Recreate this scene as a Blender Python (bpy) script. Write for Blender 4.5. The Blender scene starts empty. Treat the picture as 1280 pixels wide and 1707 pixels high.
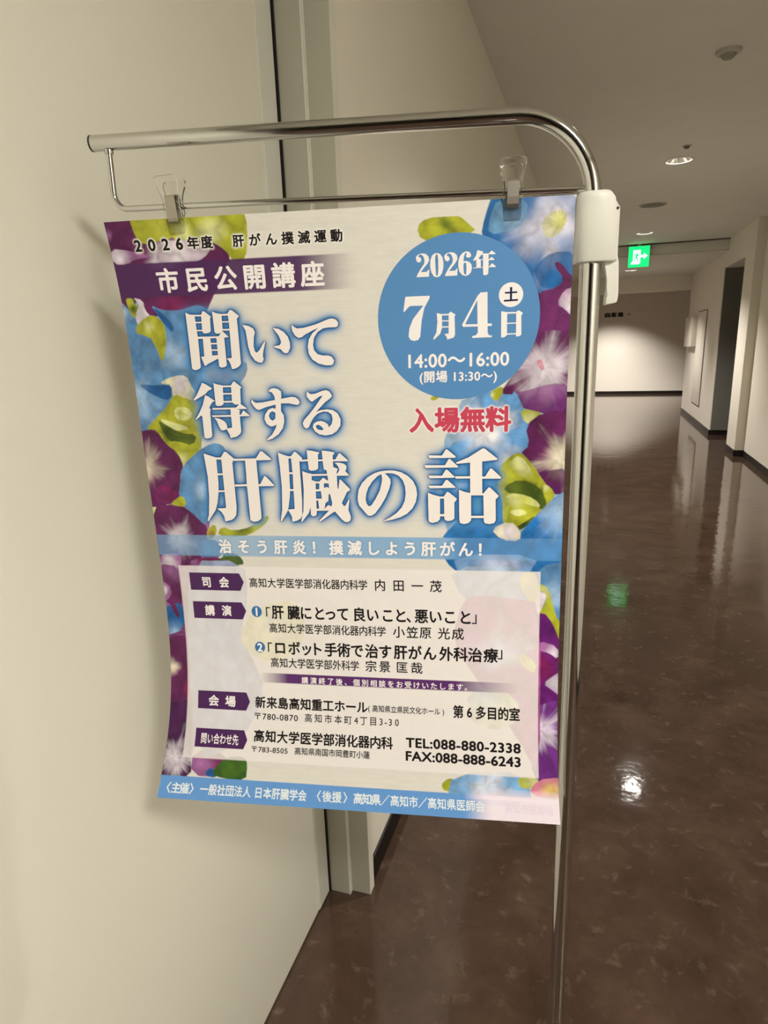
import bpy, bmesh, math, random
import numpy as np
from mathutils import Matrix, Vector
from mathutils.geometry import tessellate_polygon

sc = bpy.context.scene
C = sc.collection
random.seed(4)

# ------------------------------------------------------------------ camera
cam = bpy.data.cameras.new('camera')
cam.sensor_fit = 'HORIZONTAL'
cam.sensor_width = 36.0
cam.lens = 36.0 * 1061.61 / 1280.0
cam.clip_start = 0.02
camo = bpy.data.objects.new('camera', cam)
C.objects.link(camo)
camo.matrix_world = Matrix(((0.95186, -0.046798, 0.302938, 0.0),
                            (0.304761, 0.250554, -0.918882, 0.0),
                            (-0.032901, 0.966971, 0.252755, 1.4),
                            (0, 0, 0, 1)))
sc.camera = camo

# ------------------------------------------------------------------ world, exposure
w = bpy.data.worlds.new('world')
w.use_nodes = True
w.node_tree.nodes['Background'].inputs[0].default_value = (0.9, 0.87, 0.8, 1)
w.node_tree.nodes['Background'].inputs[1].default_value = 0.04
sc.world = w
vs = sc.view_settings
vs.view_transform = 'Standard'
vs.look = 'None'
vs.gamma = 1.0
vs.use_curve_mapping = False
vs.exposure = EXPOSURE = 0.0

def lamp(kind, loc, energy, col=(1, .93, .80), size=.06, spot=100, blend=.5, aim=None, sy=None):
    l = bpy.data.lights.new('ceiling_lamp_light', kind)
    l.energy = energy
    l.color = col
    if kind == 'SPOT':
        l.spot_size = math.radians(spot); l.spot_blend = blend; l.shadow_soft_size = size
    elif kind == 'AREA':
        l.shape = 'RECTANGLE'; l.size = size; l.size_y = sy or size
    o = bpy.data.objects.new('ceiling_lamp_light', l)
    C.objects.link(o)
    o.location = loc
    if aim:
        o.rotation_euler = (Vector(aim) - Vector(loc)).to_track_quat('-Z', 'Y').to_euler()
    return o

WARM = (1, .955, .875)
PINK = (1, .93, .87)
# (x, y, z of the ceiling it sits in, watts, colour): the row of recessed downlights, plus added fill lamps
CEIL = 2.61
DOWNLIGHTS = [(.51, 5.45, CEIL, 290, WARM), (.51, 8.86, CEIL, 300, PINK),
              (.51, 2.04, CEIL, 150, WARM), (.51, -1.37, CEIL, 40, WARM),
              (.42, 16.35, CEIL, 430, PINK), (.51, 11.9, 2.47, 220, PINK),  # the last one here is added to light the beam and right wall
              (1.05, -.70, CEIL, 150, (1, .965, .90)), (.42, 15.2, CEIL, 520, PINK)]  # both added out of sight: fill for poster and door, fill for far wall
# ------------------------------------------------------------------ materials
def srgb(c):
    c = np.asarray(c, float) / 255.0
    return np.where(c <= .04045, c / 12.92, ((c + .055) / 1.055) ** 2.4)

def mat(name, col, rough=.5, metal=0., spec=.5, emit=None, estr=0., noise=0., nscale=8., bump=0., bscale=40., coat=0., trans=0., ior=1.45):
    m = bpy.data.materials.new(name)
    m.use_nodes = True
    nt = m.node_tree
    b = nt.nodes['Principled BSDF']
    b.inputs['Base Color'].default_value = (*col, 1)
    b.inputs['Roughness'].default_value = rough
    b.inputs['Metallic'].default_value = metal
    b.inputs['Specular IOR Level'].default_value = spec
    b.inputs['Coat Weight'].default_value = coat
    b.inputs['Transmission Weight'].default_value = trans
    b.inputs['IOR'].default_value = ior
    if emit:
        b.inputs['Emission Color'].default_value = (*emit, 1)
        b.inputs['Emission Strength'].default_value = estr
    tc = nt.nodes.new('ShaderNodeTexCoord')
    if noise:
        n = nt.nodes.new('ShaderNodeTexNoise'); n.inputs['Scale'].default_value = nscale; n.inputs['Detail'].default_value = 5
        r = nt.nodes.new('ShaderNodeValToRGB')
        r.color_ramp.elements[0].position = .3; r.color_ramp.elements[1].position = .7
        r.color_ramp.elements[0].color = (*[c * (1 - noise) for c in col], 1)
        r.color_ramp.elements[1].color = (*[min(1, c * (1 + noise)) for c in col], 1)
        nt.links.new(tc.outputs['Object'], n.inputs['Vector'])
        nt.links.new(n.outputs['Fac'], r.inputs['Fac'])
        nt.links.new(r.outputs['Color'], b.inputs['Base Color'])
    if bump:
        n2 = nt.nodes.new('ShaderNodeTexNoise'); n2.inputs['Scale'].default_value = bscale; n2.inputs['Detail'].default_value = 4
        bp = nt.nodes.new('ShaderNodeBump'); bp.inputs['Strength'].default_value = bump; bp.inputs['Distance'].default_value = .002
        nt.links.new(tc.outputs['Object'], n2.inputs['Vector'])
        nt.links.new(n2.outputs['Fac'], bp.inputs['Height'])
        nt.links.new(bp.outputs['Normal'], b.inputs['Normal'])
    return m

M = {}
M['wall'] = mat('painted_wall', (.80, .76, .66), .55, noise=.012, nscale=3, bump=.25, bscale=160)
M['door'] = mat('cream_door_paint', (.85, .83, .715), .42, noise=.012, nscale=2, bump=.12, bscale=120)
M['door_edge'] = mat('door_edge_paint', (.68, .68, .60), .4, noise=.01, bump=.1, bscale=120)
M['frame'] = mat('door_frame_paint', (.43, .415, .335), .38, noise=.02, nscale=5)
M['frame_lit'] = mat('door_frame_lit_paint', (.74, .71, .63), .35, noise=.02, nscale=5)  # lit copy of the frame paint, the light is put into the colour
M['ceiling'] = mat('ceiling_board', (.74, .72, .65), .8, noise=.02, nscale=6, bump=.3, bscale=220)
M['base'] = mat('black_vinyl_baseboard', (.010, .007, .006), .42, noise=.2, nscale=20)
M['chrome'] = mat('chrome', (.62, .61, .59), .07, 1.0, noise=.01)
M['chrome_dark'] = mat('satin_steel', (.50, .46, .40), .32, 1.0, noise=.05)
M['cap'] = mat('black_cap', (.03, .028, .025), .4, noise=.1)
M['plastic'] = mat('white_plastic', (.74, .73, .66), .38, noise=.01, bump=.05, bscale=300)
M['dark'] = mat('dark_hole', (.01, .01, .01), .6, noise=.1)
M['clear'] = mat('clear_plastic', (.96, .96, .94), .09, trans=1.0, ior=1.46, noise=.005)
M['trim'] = mat('downlight_trim', (.78, .77, .73), .25, noise=.01)
M['can'] = mat('downlight_reflector', (.80, .78, .74), .12, 1.0, noise=.01)
M['bulb'] = mat('lamp_lens', (1, 1, 1), .3, emit=(1, .93, .82), estr=50, noise=.01)
M['dull'] = mat('dark_louvre', (.16, .15, .125), .5, noise=.1, nscale=40)
M['detector'] = mat('detector_plastic', (.50, .48, .41), .5, noise=.02)
M['detector_dark'] = mat('detector_grille', (.30, .29, .24), .5, noise=.05)
M['groove'] = mat('ceiling_groove', (.10, .095, .08), .7, noise=.1)
M['green'] = mat('lit_green_panel', (.0, .3, .09), .3, emit=(.005, .52, .11), estr=2.3, noise=.01)
M['signwhite'] = mat('lit_white_pictogram', (.8, .8, .8), .3, emit=(.72, 1, .80), estr=1.9, noise=.01)
M['housing'] = mat('exit_sign_housing', (.55, .60, .55), .4, noise=.02)
M['letters'] = mat('black_letters', (.015, .012, .010), .5, noise=.1)
M['arrow'] = mat('grey_arrow', (.20, .185, .165), .5, noise=.1)
M['recess_shade'] = mat('shaded_recess', (.15, .145, .125), .45, noise=.05)  # darker than the wall: shade inside the recess put into the colour

def floor_mat():
    m = bpy.data.materials.new('brown_marbled_vinyl'); m.use_nodes = True
    nt = m.node_tree; L = nt.links.new; b = nt.nodes['Principled BSDF']
    tc = nt.nodes.new('ShaderNodeTexCoord')
    def noise(scale, det=6, rough=.6, dist=0.):
        n = nt.nodes.new('ShaderNodeTexNoise'); n.inputs['Scale'].default_value = scale
        n.inputs['Detail'].default_value = det; n.inputs['Roughness'].default_value = rough; n.inputs['Distortion'].default_value = dist
        L(tc.outputs['Object'], n.inputs['Vector']); return n
    def ramp(stops):
        r = nt.nodes.new('ShaderNodeValToRGB')
        r.color_ramp.elements[0].position, r.color_ramp.elements[0].color = stops[0][0], (*stops[0][1], 1)
        r.color_ramp.elements[1].position, r.color_ramp.elements[1].color = stops[-1][0], (*stops[-1][1], 1)
        for p, c in stops[1:-1]:
            e = r.color_ramp.elements.new(p); e.color = (*c, 1)
        return r
    n1 = noise(5, 8, .65, .3)
    r1 = ramp([(.3, (.038, .021, .014)), (.5, (.055, .032, .0215)), (.7, (.078, .048, .033))])
    L(n1.outputs['Fac'], r1.inputs['Fac'])
    n2 = noise(21, 5, .62, .35)
    r2 = ramp([(.575, (0, 0, 0)), (.77, (1, 1, 1))])
    L(n2.outputs['Fac'], r2.inputs['Fac'])
    mx = nt.nodes.new('ShaderNodeMix'); mx.data_type = 'RGBA'
    mul = nt.nodes.new('ShaderNodeMath'); mul.operation = 'MULTIPLY'; mul.inputs[1].default_value = .5
    L(r2.outputs['Color'], mul.inputs[0]); L(mul.outputs[0], mx.inputs['Factor'])
    L(r1.outputs['Color'], mx.inputs['A']); mx.inputs['B'].default_value = (.17, .12, .09, 1)
    n3 = noise(26, 5, .6, .2)
    r3 = ramp([(.30, (1, 1, 1)), (.40, (0, 0, 0))])
    L(n3.outputs['Fac'], r3.inputs['Fac'])
    mul2 = nt.nodes.new('ShaderNodeMath'); mul2.operation = 'MULTIPLY'; mul2.inputs[1].default_value = .35
    L(r3.outputs['Color'], mul2.inputs[0])
    mx2 = nt.nodes.new('ShaderNodeMix'); mx2.data_type = 'RGBA'
    L(mul2.outputs[0], mx2.inputs['Factor']); L(mx.outputs['Result'], mx2.inputs['A']); mx2.inputs['B'].default_value = (.030, .018, .012, 1)
    L(mx2.outputs['Result'], b.inputs['Base Color'])
    n4 = noise(5, 3, .5); mr = nt.nodes.new('ShaderNodeMapRange')
    mr.inputs['To Min'].default_value = .045; mr.inputs['To Max'].default_value = .10
    L(n4.outputs['Fac'], mr.inputs['Value']); L(mr.outputs['Result'], b.inputs['Roughness'])
    b.inputs['Specular IOR Level'].default_value = .5
    n5 = noise(7, 4, .55); bp = nt.nodes.new('ShaderNodeBump')
    bp.inputs['Strength'].default_value = .55; bp.inputs['Distance'].default_value = .0022
    L(n5.outputs['Fac'], bp.inputs['Height']); L(bp.outputs['Normal'], b.inputs['Normal'])
    return m
M['floor'] = floor_mat()

# ------------------------------------------------------------------ helpers
def link(name, me, m, parent=None, label=None):
    o = bpy.data.objects.new(name, me)
    if m is not None: me.materials.append(m)
    C.objects.link(o)
    if parent is not None: o.parent = parent
    if label: o['label'] = label
    return o

def bm_obj(name, bm, m, parent=None, label=None, smooth=False):
    bmesh.ops.recalc_face_normals(bm, faces=bm.faces[:])
    me = bpy.data.meshes.new(name); bm.to_mesh(me); bm.free()
    if smooth:
        me.polygons.foreach_set('use_smooth', [True] * len(me.polygons))
        me.set_sharp_from_angle(angle=math.radians(38))
    return link(name, me, m, parent, label)

def box(bm, a, b, bevel=0., seg=2):
    x0, y0, z0 = a; x1, y1, z1 = b
    r = bmesh.ops.create_cube(bm, size=1)
    vs_ = r['verts']
    bmesh.ops.scale(bm, vec=(abs(x1 - x0), abs(y1 - y0), abs(z1 - z0)), verts=vs_)
    bmesh.ops.translate(bm, vec=((x0 + x1) / 2, (y0 + y1) / 2, (z0 + z1) / 2), verts=vs_)
    if bevel:
        es = list({e for v in vs_ for e in v.link_edges})
        bmesh.ops.bevel(bm, geom=es, offset=bevel, segments=seg, affect='EDGES', profile=.5)

def box_obj(name, a, b, m, parent=None, bevel=0., label=None):
    bm = bmesh.new(); box(bm, a, b, bevel)
    return bm_obj(name, bm, m, parent, label, smooth=bevel > 0)

def tube(bm, pts, r, n=24, caps=True):
    pts = [Vector(p) for p in pts]
    rings = []
    t0 = (pts[1] - pts[0]).normalized()
    up = Vector((0, 1, 0)) if abs(t0.y) < .9 else Vector((1, 0, 0))
    a = t0.cross(up).normalized()
    for i, p in enumerate(pts):
        if i == 0: t = pts[1] - pts[0]
        elif i == len(pts) - 1: t = pts[-1] - pts[-2]
        else: t = (pts[i + 1] - pts[i]).normalized() + (pts[i] - pts[i - 1]).normalized()
        t.normalize()
        a = (a - t * a.dot(t)).normalized(); b = t.cross(a)
        rr = r[i] if isinstance(r, (list, tuple)) else r
        rings.append([bm.verts.new(p + (a * math.cos(2 * math.pi * k / n) + b * math.sin(2 * math.pi * k / n)) * rr) for k in range(n)])
    for A, B in zip(rings, rings[1:]):
        for k in range(n):
            bm.faces.new((A[k], A[(k + 1) % n], B[(k + 1) % n], B[k]))
    if caps:
        bm.faces.new(rings[0][::-1]); bm.faces.new(rings[-1])

def lathe(bm, prof, n=40, center=(0, 0, 0)):
    cx, cy, cz = center
    rings = []
    for r, z in prof:
        if r < 1e-6: rings.append([bm.verts.new((cx, cy, cz + z))])
        else: rings.append([bm.verts.new((cx + r * math.cos(2 * math.pi * k / n), cy + r * math.sin(2 * math.pi * k / n), cz + z)) for k in range(n)])
    for A, B in zip(rings, rings[1:]):
        for k in range(n):
            k2 = (k + 1) % n
            if len(A) == 1 and len(B) == 1: continue
            if len(A) == 1: bm.faces.new((A[0], B[k2], B[k]))
            elif len(B) == 1: bm.faces.new((A[k], A[k2], B[0]))
            else: bm.faces.new((A[k], A[k2], B[k2], B[k]))

def prism(bm, poly, y0, y1, f=None, bevel=0.):
    """poly of (x, z) extruded along y; f maps (x, y, z) to world"""
    f = f or (lambda x, y, z: (x, y, z))
    A = [bm.verts.new(f(x, y0, z)) for x, z in poly]
    B = [bm.verts.new(f(x, y1, z)) for x, z in poly]
    n = len(poly)
    fs = [bm.faces.new(A[::-1]), bm.faces.new(B)]
    for k in range(n):
        fs.append(bm.faces.new((A[k], A[(k + 1) % n], B[(k + 1) % n], B[k])))
    if bevel:
        es = list(set(fs[0].edges[:]) | set(fs[1].edges[:]))
        bmesh.ops.bevel(bm, geom=es, offset=bevel, segments=2, affect='EDGES', profile=.5)

def arc(cx, cz, r, a0, a1, n=10):
    return [(cx + r * math.cos(math.radians(a0 + (a1 - a0) * i / n)), cz + r * math.sin(math.radians(a0 + (a1 - a0) * i / n))) for i in range(n + 1)]

def thing(name, label, cat, loc=(0, 0, 0), group=None):
    o = bpy.data.objects.new(name, None); C.objects.link(o)
    o.location = loc; o.empty_display_size = .05
    o['label'] = label; o['category'] = cat
    if group: o['group'] = group
    return o

def tag(o, label, cat, group=None):
    o['label'] = label; o['category'] = cat
    if group: o['group'] = group
    return o

def struct(o, label=None):
    o['kind'] = 'structure'
    if label: o['label'] = label
    return o

# ------------------------------------------------------------------ room shell
Y0, YF = -12., 17.6          # behind the photographer / far wall
XL, XN, XR = -.506, 1.715, 1.62
BH = .072                    # baseboard height
struct(box_obj('floor', (-3.2, Y0, -.05), (4.6, YF + .2, 0), M['floor']), 'glossy dark brown marbled vinyl corridor floor')

def ceiling_with_holes(name, x0, x1, y0, y1, z, holes):
    """slab underside with a round opening for every recessed lamp"""
    bm = bmesh.new()
    ys = sorted({y0, y1} | {h[1] - .2 for h in holes} | {h[1] + .2 for h in holes})
    for a, b in zip(ys, ys[1:]):
        hs = [h for h in holes if a < h[1] < b and abs((a + b) / 2 - h[1]) < .01]
        if not hs:
            bm.faces.new([bm.verts.new(p) for p in ((x0, a, z), (x0, b, z), (x1, b, z), (x1, a, z))])
            continue
        hx, hy, hr = hs[0]
        for xa, xb in ((x0, hx - .2), (hx + .2, x1)):
            bm.faces.new([bm.verts.new(p) for p in ((xa, a, z), (xa, b, z), (xb, b, z), (xb, a, z))])
        n = 48; inn = []; out = []
        for k in range(n):
            t = 2 * math.pi * k / n; cx, sy = math.cos(t), math.sin(t)
            inn.append(bm.verts.new((hx + hr * cx, hy + hr * sy, z)))
            m_ = .2 / max(abs(cx), abs(sy))
            out.append(bm.verts.new((hx + m_ * cx, hy + m_ * sy, z)))
        for k in range(n):
            bm.faces.new((inn[k], inn[(k + 1) % n], out[(k + 1) % n], out[k]))
    bmesh.ops.remove_doubles(bm, verts=bm.verts[:], dist=1e-4)
    return struct(bm_obj(name, bm, M['ceiling']), 'dim beige ceiling of the corridor')

HR = .088
holes = [(x, y, HR) for x, y, z, e, c in DOWNLIGHTS]
ceiling_with_holes('ceiling', -3.2, 4.6, Y0, 9.92, CEIL, [h for h in holes if h[1] < 9.9])
ceiling_with_holes('ceiling', -.7, 1.9, 9.92, 13.4, 2.47, [h for h in holes if 9.92 < h[1] < 13.4])
ceiling_with_holes('ceiling', -3.2, 4.6, 13.4, YF + .2, CEIL, [h for h in holes if h[1] > 13.4])
# solid slab above the boards so that nothing leaks in
struct(box_obj('ceiling', (-3.2, Y0, 2.95), (4.6, YF + .2, 3.0), M['ceiling']), 'slab above the ceiling boards')
struct(box_obj('trim_1', (XL, 9.92, 2.47), (1.9, 9.95, 2.66), M['ceiling']), 'small step where the ceiling drops above the exit sign')
struct(box_obj('trim_2', (XL, 9.885, CEIL - .012), (1.715, 9.915, CEIL + .0), M['groove']), 'dark joint across the ceiling above the exit sign')
struct(box_obj('trim_3', (XL - .1, 13.35, 2.205), (XR + .3, 13.6, 2.66), M['wall']), 'pale beam across the far corridor end')

# left wall beyond the door frame, door leaf in front of it
struct(box_obj('wall_left', (XL - .25, 1.3, 0), (XL, 13.4, 2.7), M['wall']), 'cream wall beyond the door frame')
struct(box_obj('baseboard_left', (XL - .01, 1.312, 0), (XL + .006, 13.4, BH), M['base'], bevel=.001), 'black baseboard')
struct(box_obj('wall_left', (-.9, Y0, 0), (-.665, 1.27, 2.7), M['wall']), 'wall hidden behind the open door leaf')
struct(box_obj('wall_back', (-3.2, Y0 - .1, 0), (4.6, Y0, 3.0), M['wall']), 'wall behind the photographer')

# right wall: near part, projecting part with the deep recess, far part
struct(box_obj('wall_right', (XN, Y0, 0), (XN + .3, 8.34, 2.7), M['wall']), 'near right wall')
struct(box_obj('wall_right', (XR, 8.34, 0), (XR + .5, 8.84, 2.7), M['wall']), 'narrow projecting wall beside the recess')
struct(box_obj('wall_right', (XR, 8.84, 2.26), (XR + .8, 10.14, 2.7), M['wall']), 'wall above the recess')
struct(box_obj('wall_right', (XR, 10.14, 0), (XR + 1.2, 13.37, 2.7), M['wall']), 'far right wall with cabinet door')
struct(box_obj('wall_right', (XR + .8, 8.34, 0), (XR + .9, 10.14, 2.7), M['recess_shade']), 'dark back of the recess')
struct(box_obj('wall_right', (XR + .3, 8.2, 0), (XR + .85, 8.34, 2.7), M['wall']), 'closing wall of the recess')
bm = bmesh.new()
t_ = .007
for a, b in (((XN - t_, Y0, 0), (XN, 8.34, BH)), ((XR - t_, 8.34 - t_, 0), (XN, 8.34, BH)), ((XR - t_, 8.34 - t_, 0), (XR, 8.84, BH)),
             ((XR - t_, 8.84, 0), (XR + .8, 8.84 + t_, BH)), ((XR - t_, 10.14 - t_, 0), (XR + .8, 10.14, BH)), ((XR - t_, 10.14 - t_, 0), (XR, 13.37, BH)),
             ((XR - t_, 13.37, 0), (XR + 1.2, 13.37 + t_, BH))):
    box(bm, a, b)
struct(bm_obj('baseboard_right', bm, M['base']), 'black baseboard along the right wall')
# recess lining: return wall that faces the camera, recess shade painted in
struct(box_obj('trim_4', (XR + .012, 10.118, BH), (XR + .8, 10.14, 2.26), M['recess_shade']), 'side of the recess, its shade painted dark grey')

# far wall and cross corridor
struct(box_obj('wall_far', (-3.2, YF, 0), (4.6, YF + .2, 2.7), M['wall']), 'far wall with a pool of light')
struct(box_obj('baseboard_far', (-3.2, YF - .008, 0), (4.6, YF, BH), M['base']), 'black baseboard of the far wall')
struct(box_obj('wall_cross_left', (-3.3, 13.3, 0), (-3.2, YF + .2, 2.7), M['wall']), 'end of the cross corridor')
struct(box_obj('wall_cross_right', (4.6, 13.3, 0), (4.7, YF + .2, 2.7), M['wall']), 'end of the cross corridor')
struct(box_obj('wall_cross_near', (-3.2, 13.25, 0), (XL - .02, 13.4, 2.7), M['wall']), 'near side of the cross corridor')
struct(box_obj('wall_cross_near', (XR + 1.2, 13.22, 0), (4.6, 13.37, 2.7), M['wall']), 'near side of the cross corridor')

# open door leaf that lies along the left side
dr = struct(box_obj('door_1', (-.645, -1.9, .006), (-.605, 1.258, 2.5), M['door'], bevel=.0015), 'cream door leaf folded back along the corridor')
box_obj('edge_strip', (-.6065, 1.196, .006), (-.6035, 1.2575, 2.5), M['door_edge'], dr, label='slightly greyer vertical edge strip')
# frame beyond the leaf: two stepped faces, lip and return painted as lit
bm = bmesh.new()
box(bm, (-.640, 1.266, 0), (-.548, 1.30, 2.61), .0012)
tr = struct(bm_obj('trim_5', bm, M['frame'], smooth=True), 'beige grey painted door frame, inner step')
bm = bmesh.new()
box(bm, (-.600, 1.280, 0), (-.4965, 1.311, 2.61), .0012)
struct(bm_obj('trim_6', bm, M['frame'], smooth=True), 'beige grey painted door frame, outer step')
struct(box_obj('trim_7', (-.4968, 1.2815, 0), (-.4955, 1.3112, 2.61), M['frame_lit']), 'return of the door frame, painted as lit')
struct(box_obj('trim_8', (-.5485, 1.2655, 0), (-.5462, 1.2812, 2.61), M['frame_lit']), 'lip between the two steps of the door frame, painted as lit')
struct(box_obj('trim_9', (-.66, 1.2615, 0), (-.60, 1.2665, 2.61), M['base']), 'dark gap between door leaf and frame')

# ------------------------------------------------------------------ recessed downlights
def downlight(x, y, z, watts, col, label):
    t = thing('downlight', label, 'ceiling light', (x, y, z), 'recessed downlights along the corridor ceiling')
    bm = bmesh.new()
    lathe(bm, [(HR - .004, .002), (HR + .012, .0), (HR + .013, -.003), (HR + .008, -.0065), (HR - .002, -.005), (HR - .004, .002)], 48)
    bm_obj('trim_ring', bm, M['trim'], t, smooth=True)
    bm = bmesh.new()
    lathe(bm, [(HR - .004, .0), (HR - .010, .04), (HR - .028, .085), (.045, .12), (.045, .135), (0, .135)], 48)
    bm_obj('reflector', bm, M['can'], t, smooth=True)
    bm = bmesh.new()
    lathe(bm, [(0, .080), (.050, .084), (.058, .094), (.058, .10)], 32)
    bm_obj('lamp_lens', bm, M['bulb'], t, smooth=True)
    wide = -1 < y < 0                  # added unseen lamp beside the photographer, brightens poster and door
    l = lamp('SPOT', (x, y, z - .012), watts, col, .20 if wide else .045, 150 if wide else 112, 1.0 if wide else .75)
    if wide:
        lamp('AREA', (x, y, z - .02), 50, col, .42, aim=(x, y, 0))  # soft extra glow of the added lamp
    return t
LB = ['lit recessed downlight beyond the small sensor, mid corridor', 'lit recessed downlight just before the green exit sign',
      'lit recessed downlight nearest the poster stand', 'lit recessed downlight behind the photographer',
      'lit recessed downlight before the far wall', 'added recessed downlight just behind the exit sign',
      'added wide fill lamp at the right of the photographer', 'added unseen fill downlight in the cross corridor']
for dsp, lb in zip(DOWNLIGHTS, LB):
    downlight(*dsp, lb)

# unlit louvred ceiling unit, small sensor, smoke detector
t = thing('ceiling_speaker', 'dark round flush ceiling unit between the two visible downlights', 'speaker', (.462, 7.07, CEIL))
bm = bmesh.new(); lathe(bm, [(0, -.004), (.108, -.004), (.112, -.002), (.112, .0)], 44); bm_obj('grille', bm, M['dull'], t, smooth=True)
bm = bmesh.new(); lathe(bm, [(.108, -.001), (.110, -.008), (.124, -.006), (.128, 0)], 44); bm_obj('rim', bm, M['detector'], t, smooth=True)
t = thing('ceiling_sensor', 'small dark round sensor on the ceiling before the mid downlight', 'sensor', (.515, 5.07, CEIL))
bm = bmesh.new(); lathe(bm, [(0, -.022), (.012, -.020), (.018, -.012), (.020, 0)], 24); bm_obj('dome', bm, M['dull'], t, smooth=True)
bm = bmesh.new(); lathe(bm, [(.018, -.006), (.028, -.005), (.032, 0)], 28); bm_obj('base', bm, M['detector'], t, smooth=True)
t = thing('smoke_detector', 'flat pale smoke detector on the ceiling at upper right', 'detector', (.502, 3.56, CEIL))
bm = bmesh.new(); lathe(bm, [(.034, -.016), (.048, -.012), (.053, -.004), (.053, 0)], 40); bm_obj('base', bm, M['detector'], t, smooth=True)
bm = bmesh.new(); lathe(bm, [(0, -.034), (.018, -.033), (.026, -.027), (.030, -.020), (.034, -.014)], 32); bm_obj('sensing_head', bm, M['detector_dark'], t, smooth=True)

# ------------------------------------------------------------------ exit sign
def flat(bm, poly, f, th=.0):
    """filled polygon (loops of 2-D points) mapped through f(x, z)"""
    loops = poly if isinstance(poly[0][0], (list, tuple)) else [poly]
    vl = [[Vector((a, b, 0)) for a, b in lp] for lp in loops]
    tri = tessellate_polygon(vl)
    vv = [bm.verts.new(f(p.x, p.y)) for lp in vl for p in lp]
    for a, b, c in tri:
        try: bm.faces.new((vv[a], vv[b], vv[c]))
        except ValueError: pass

SX, SZ, SW = .378, 2.318, .262
t = thing('exit_sign', 'small square green lit emergency exit sign under the ceiling', 'sign', (SX + SW / 2, 9.86, CEIL))
def rel(o, root):
    """geometry is given in world space: undo the offset of the root empty"""
    if o.parent is root:
        o.matrix_parent_inverse = Matrix.Translation(root.location).inverted()
    return o
rel(box_obj('housing', (SX - .008, 9.835, SZ - .008), (SX + SW + .008, 9.878, SZ + SW + .008), M['housing'], t, bevel=.004), t)
rel(box_obj('hanger', (SX + SW / 2 - .02, 9.845, SZ + SW + .006), (SX + SW / 2 + .02, 9.868, CEIL), M['housing'], t), t)
pn = rel(box_obj('green_panel', (SX, 9.829, SZ), (SX + SW, 9.836, SZ + SW), M['green'], t, bevel=.001), t)
fs_ = lambda u, v: (SX + u * SW, 9.8275, SZ + v * SW)
bm = bmesh.new()
flat(bm, [(.22, .14), (.52, .14), (.58, .20), (.58, .82), (.22, .82)], fs_)
flat(bm, [(.60, .46), (.74, .46), (.74, .36), (.92, .52), (.74, .68), (.74, .58), (.60, .58)], fs_)
flat(bm, [(.10, .16), (.24, .14), (.24, .30), (.20, .28)], fs_)
o = rel(bm_obj('pictogram', bm, M['signwhite'], t, 'white doorway and arrow'), t)
fs2 = lambda u, v: (SX + u * SW, 9.8262, SZ + v * SW)
bm = bmesh.new()
flat(bm, [(.40 + .035 * math.cos(a * .5236), .72 + .035 * math.sin(a * .5236)) for a in range(12)], fs2)
flat(bm, [(.33, .62), (.42, .66), (.47, .60), (.52, .55), (.50, .52), (.44, .55), (.42, .48), (.47, .38), (.46, .26), (.42, .26), (.42, .37), (.36, .44), (.33, .34), (.24, .28), (.22, .31), (.30, .37), (.34, .50), (.35, .58), (.30, .56), (.28, .48), (.25, .49), (.27, .60)], fs2)
rel(bm_obj('running_figure', bm, M['green'], t, 'green running figure'), t)

# ------------------------------------------------------------------ wall fittings on the right
t = thing('service_door', 'flush cream service door on the far right wall', 'door', (XR - .007, 11.65, .3))
rel(box_obj('door_panel', (XR - .014, 11.24, .305), (XR - .006, 12.08, 1.76), M['wall'], t, bevel=.001), t)
rel(box_obj('shadow_gap', (XR - .007, 11.225, .29), (XR - .0005, 12.095, 1.775), M['groove'], t), t)
t = thing('wall_box', 'pale box mounted high on the right wall beyond the service door', 'box', (XR, 12.65, 1.22))
rel(box_obj('body', (XR - .085, 12.2, 1.22), (XR, 13.05, 1.70), M['wall'], t, bevel=.003), t)
rel(box_obj('underside_shade', (XR - .087, 12.195, 1.205), (XR - .001, 13.055, 1.222), M['frame'], t), t)  # darker strip that paints the shadow under the box

# ------------------------------------------------------------------ text
_cache = {}
def text_mesh(body, off, sp=1.0):
    key = (body, off, sp)
    if key in _cache: return _cache[key]
    c = bpy.data.curves.new('t', 'FONT'); c.body = body; c.resolution_u = 3; c.space_character = sp
    o = bpy.data.objects.new('t', c); C.objects.link(o)
    dg = bpy.context.evaluated_depsgraph_get()
    me = bpy.data.meshes.new_from_object(o.evaluated_get(dg))
    V = np.array([v.co[:2] for v in me.vertices]); F = [tuple(p.vertices) for p in me.polygons]
    bpy.data.objects.remove(o); bpy.data.curves.remove(c); bpy.data.meshes.remove(me)
    if off:      # embolden: the outline swept round a small circle
        n = len(V); k_ = 4 if off < .03 else 6
        sh = [(off * math.cos(2 * math.pi * i / k_), off * math.sin(2 * math.pi * i / k_)) for i in range(k_)]
        F = [tuple(q + i * n for q in f) for i in range(k_) for f in F]
        V = np.concatenate([np.concatenate([V + np.array(s_), np.full((n, 1), float(i))], 1) for i, s_ in enumerate(sh)])
    else:
        V = np.concatenate([V, np.zeros((len(V), 1))], 1)
    _cache[key] = (V, F)
    return V, F

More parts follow.
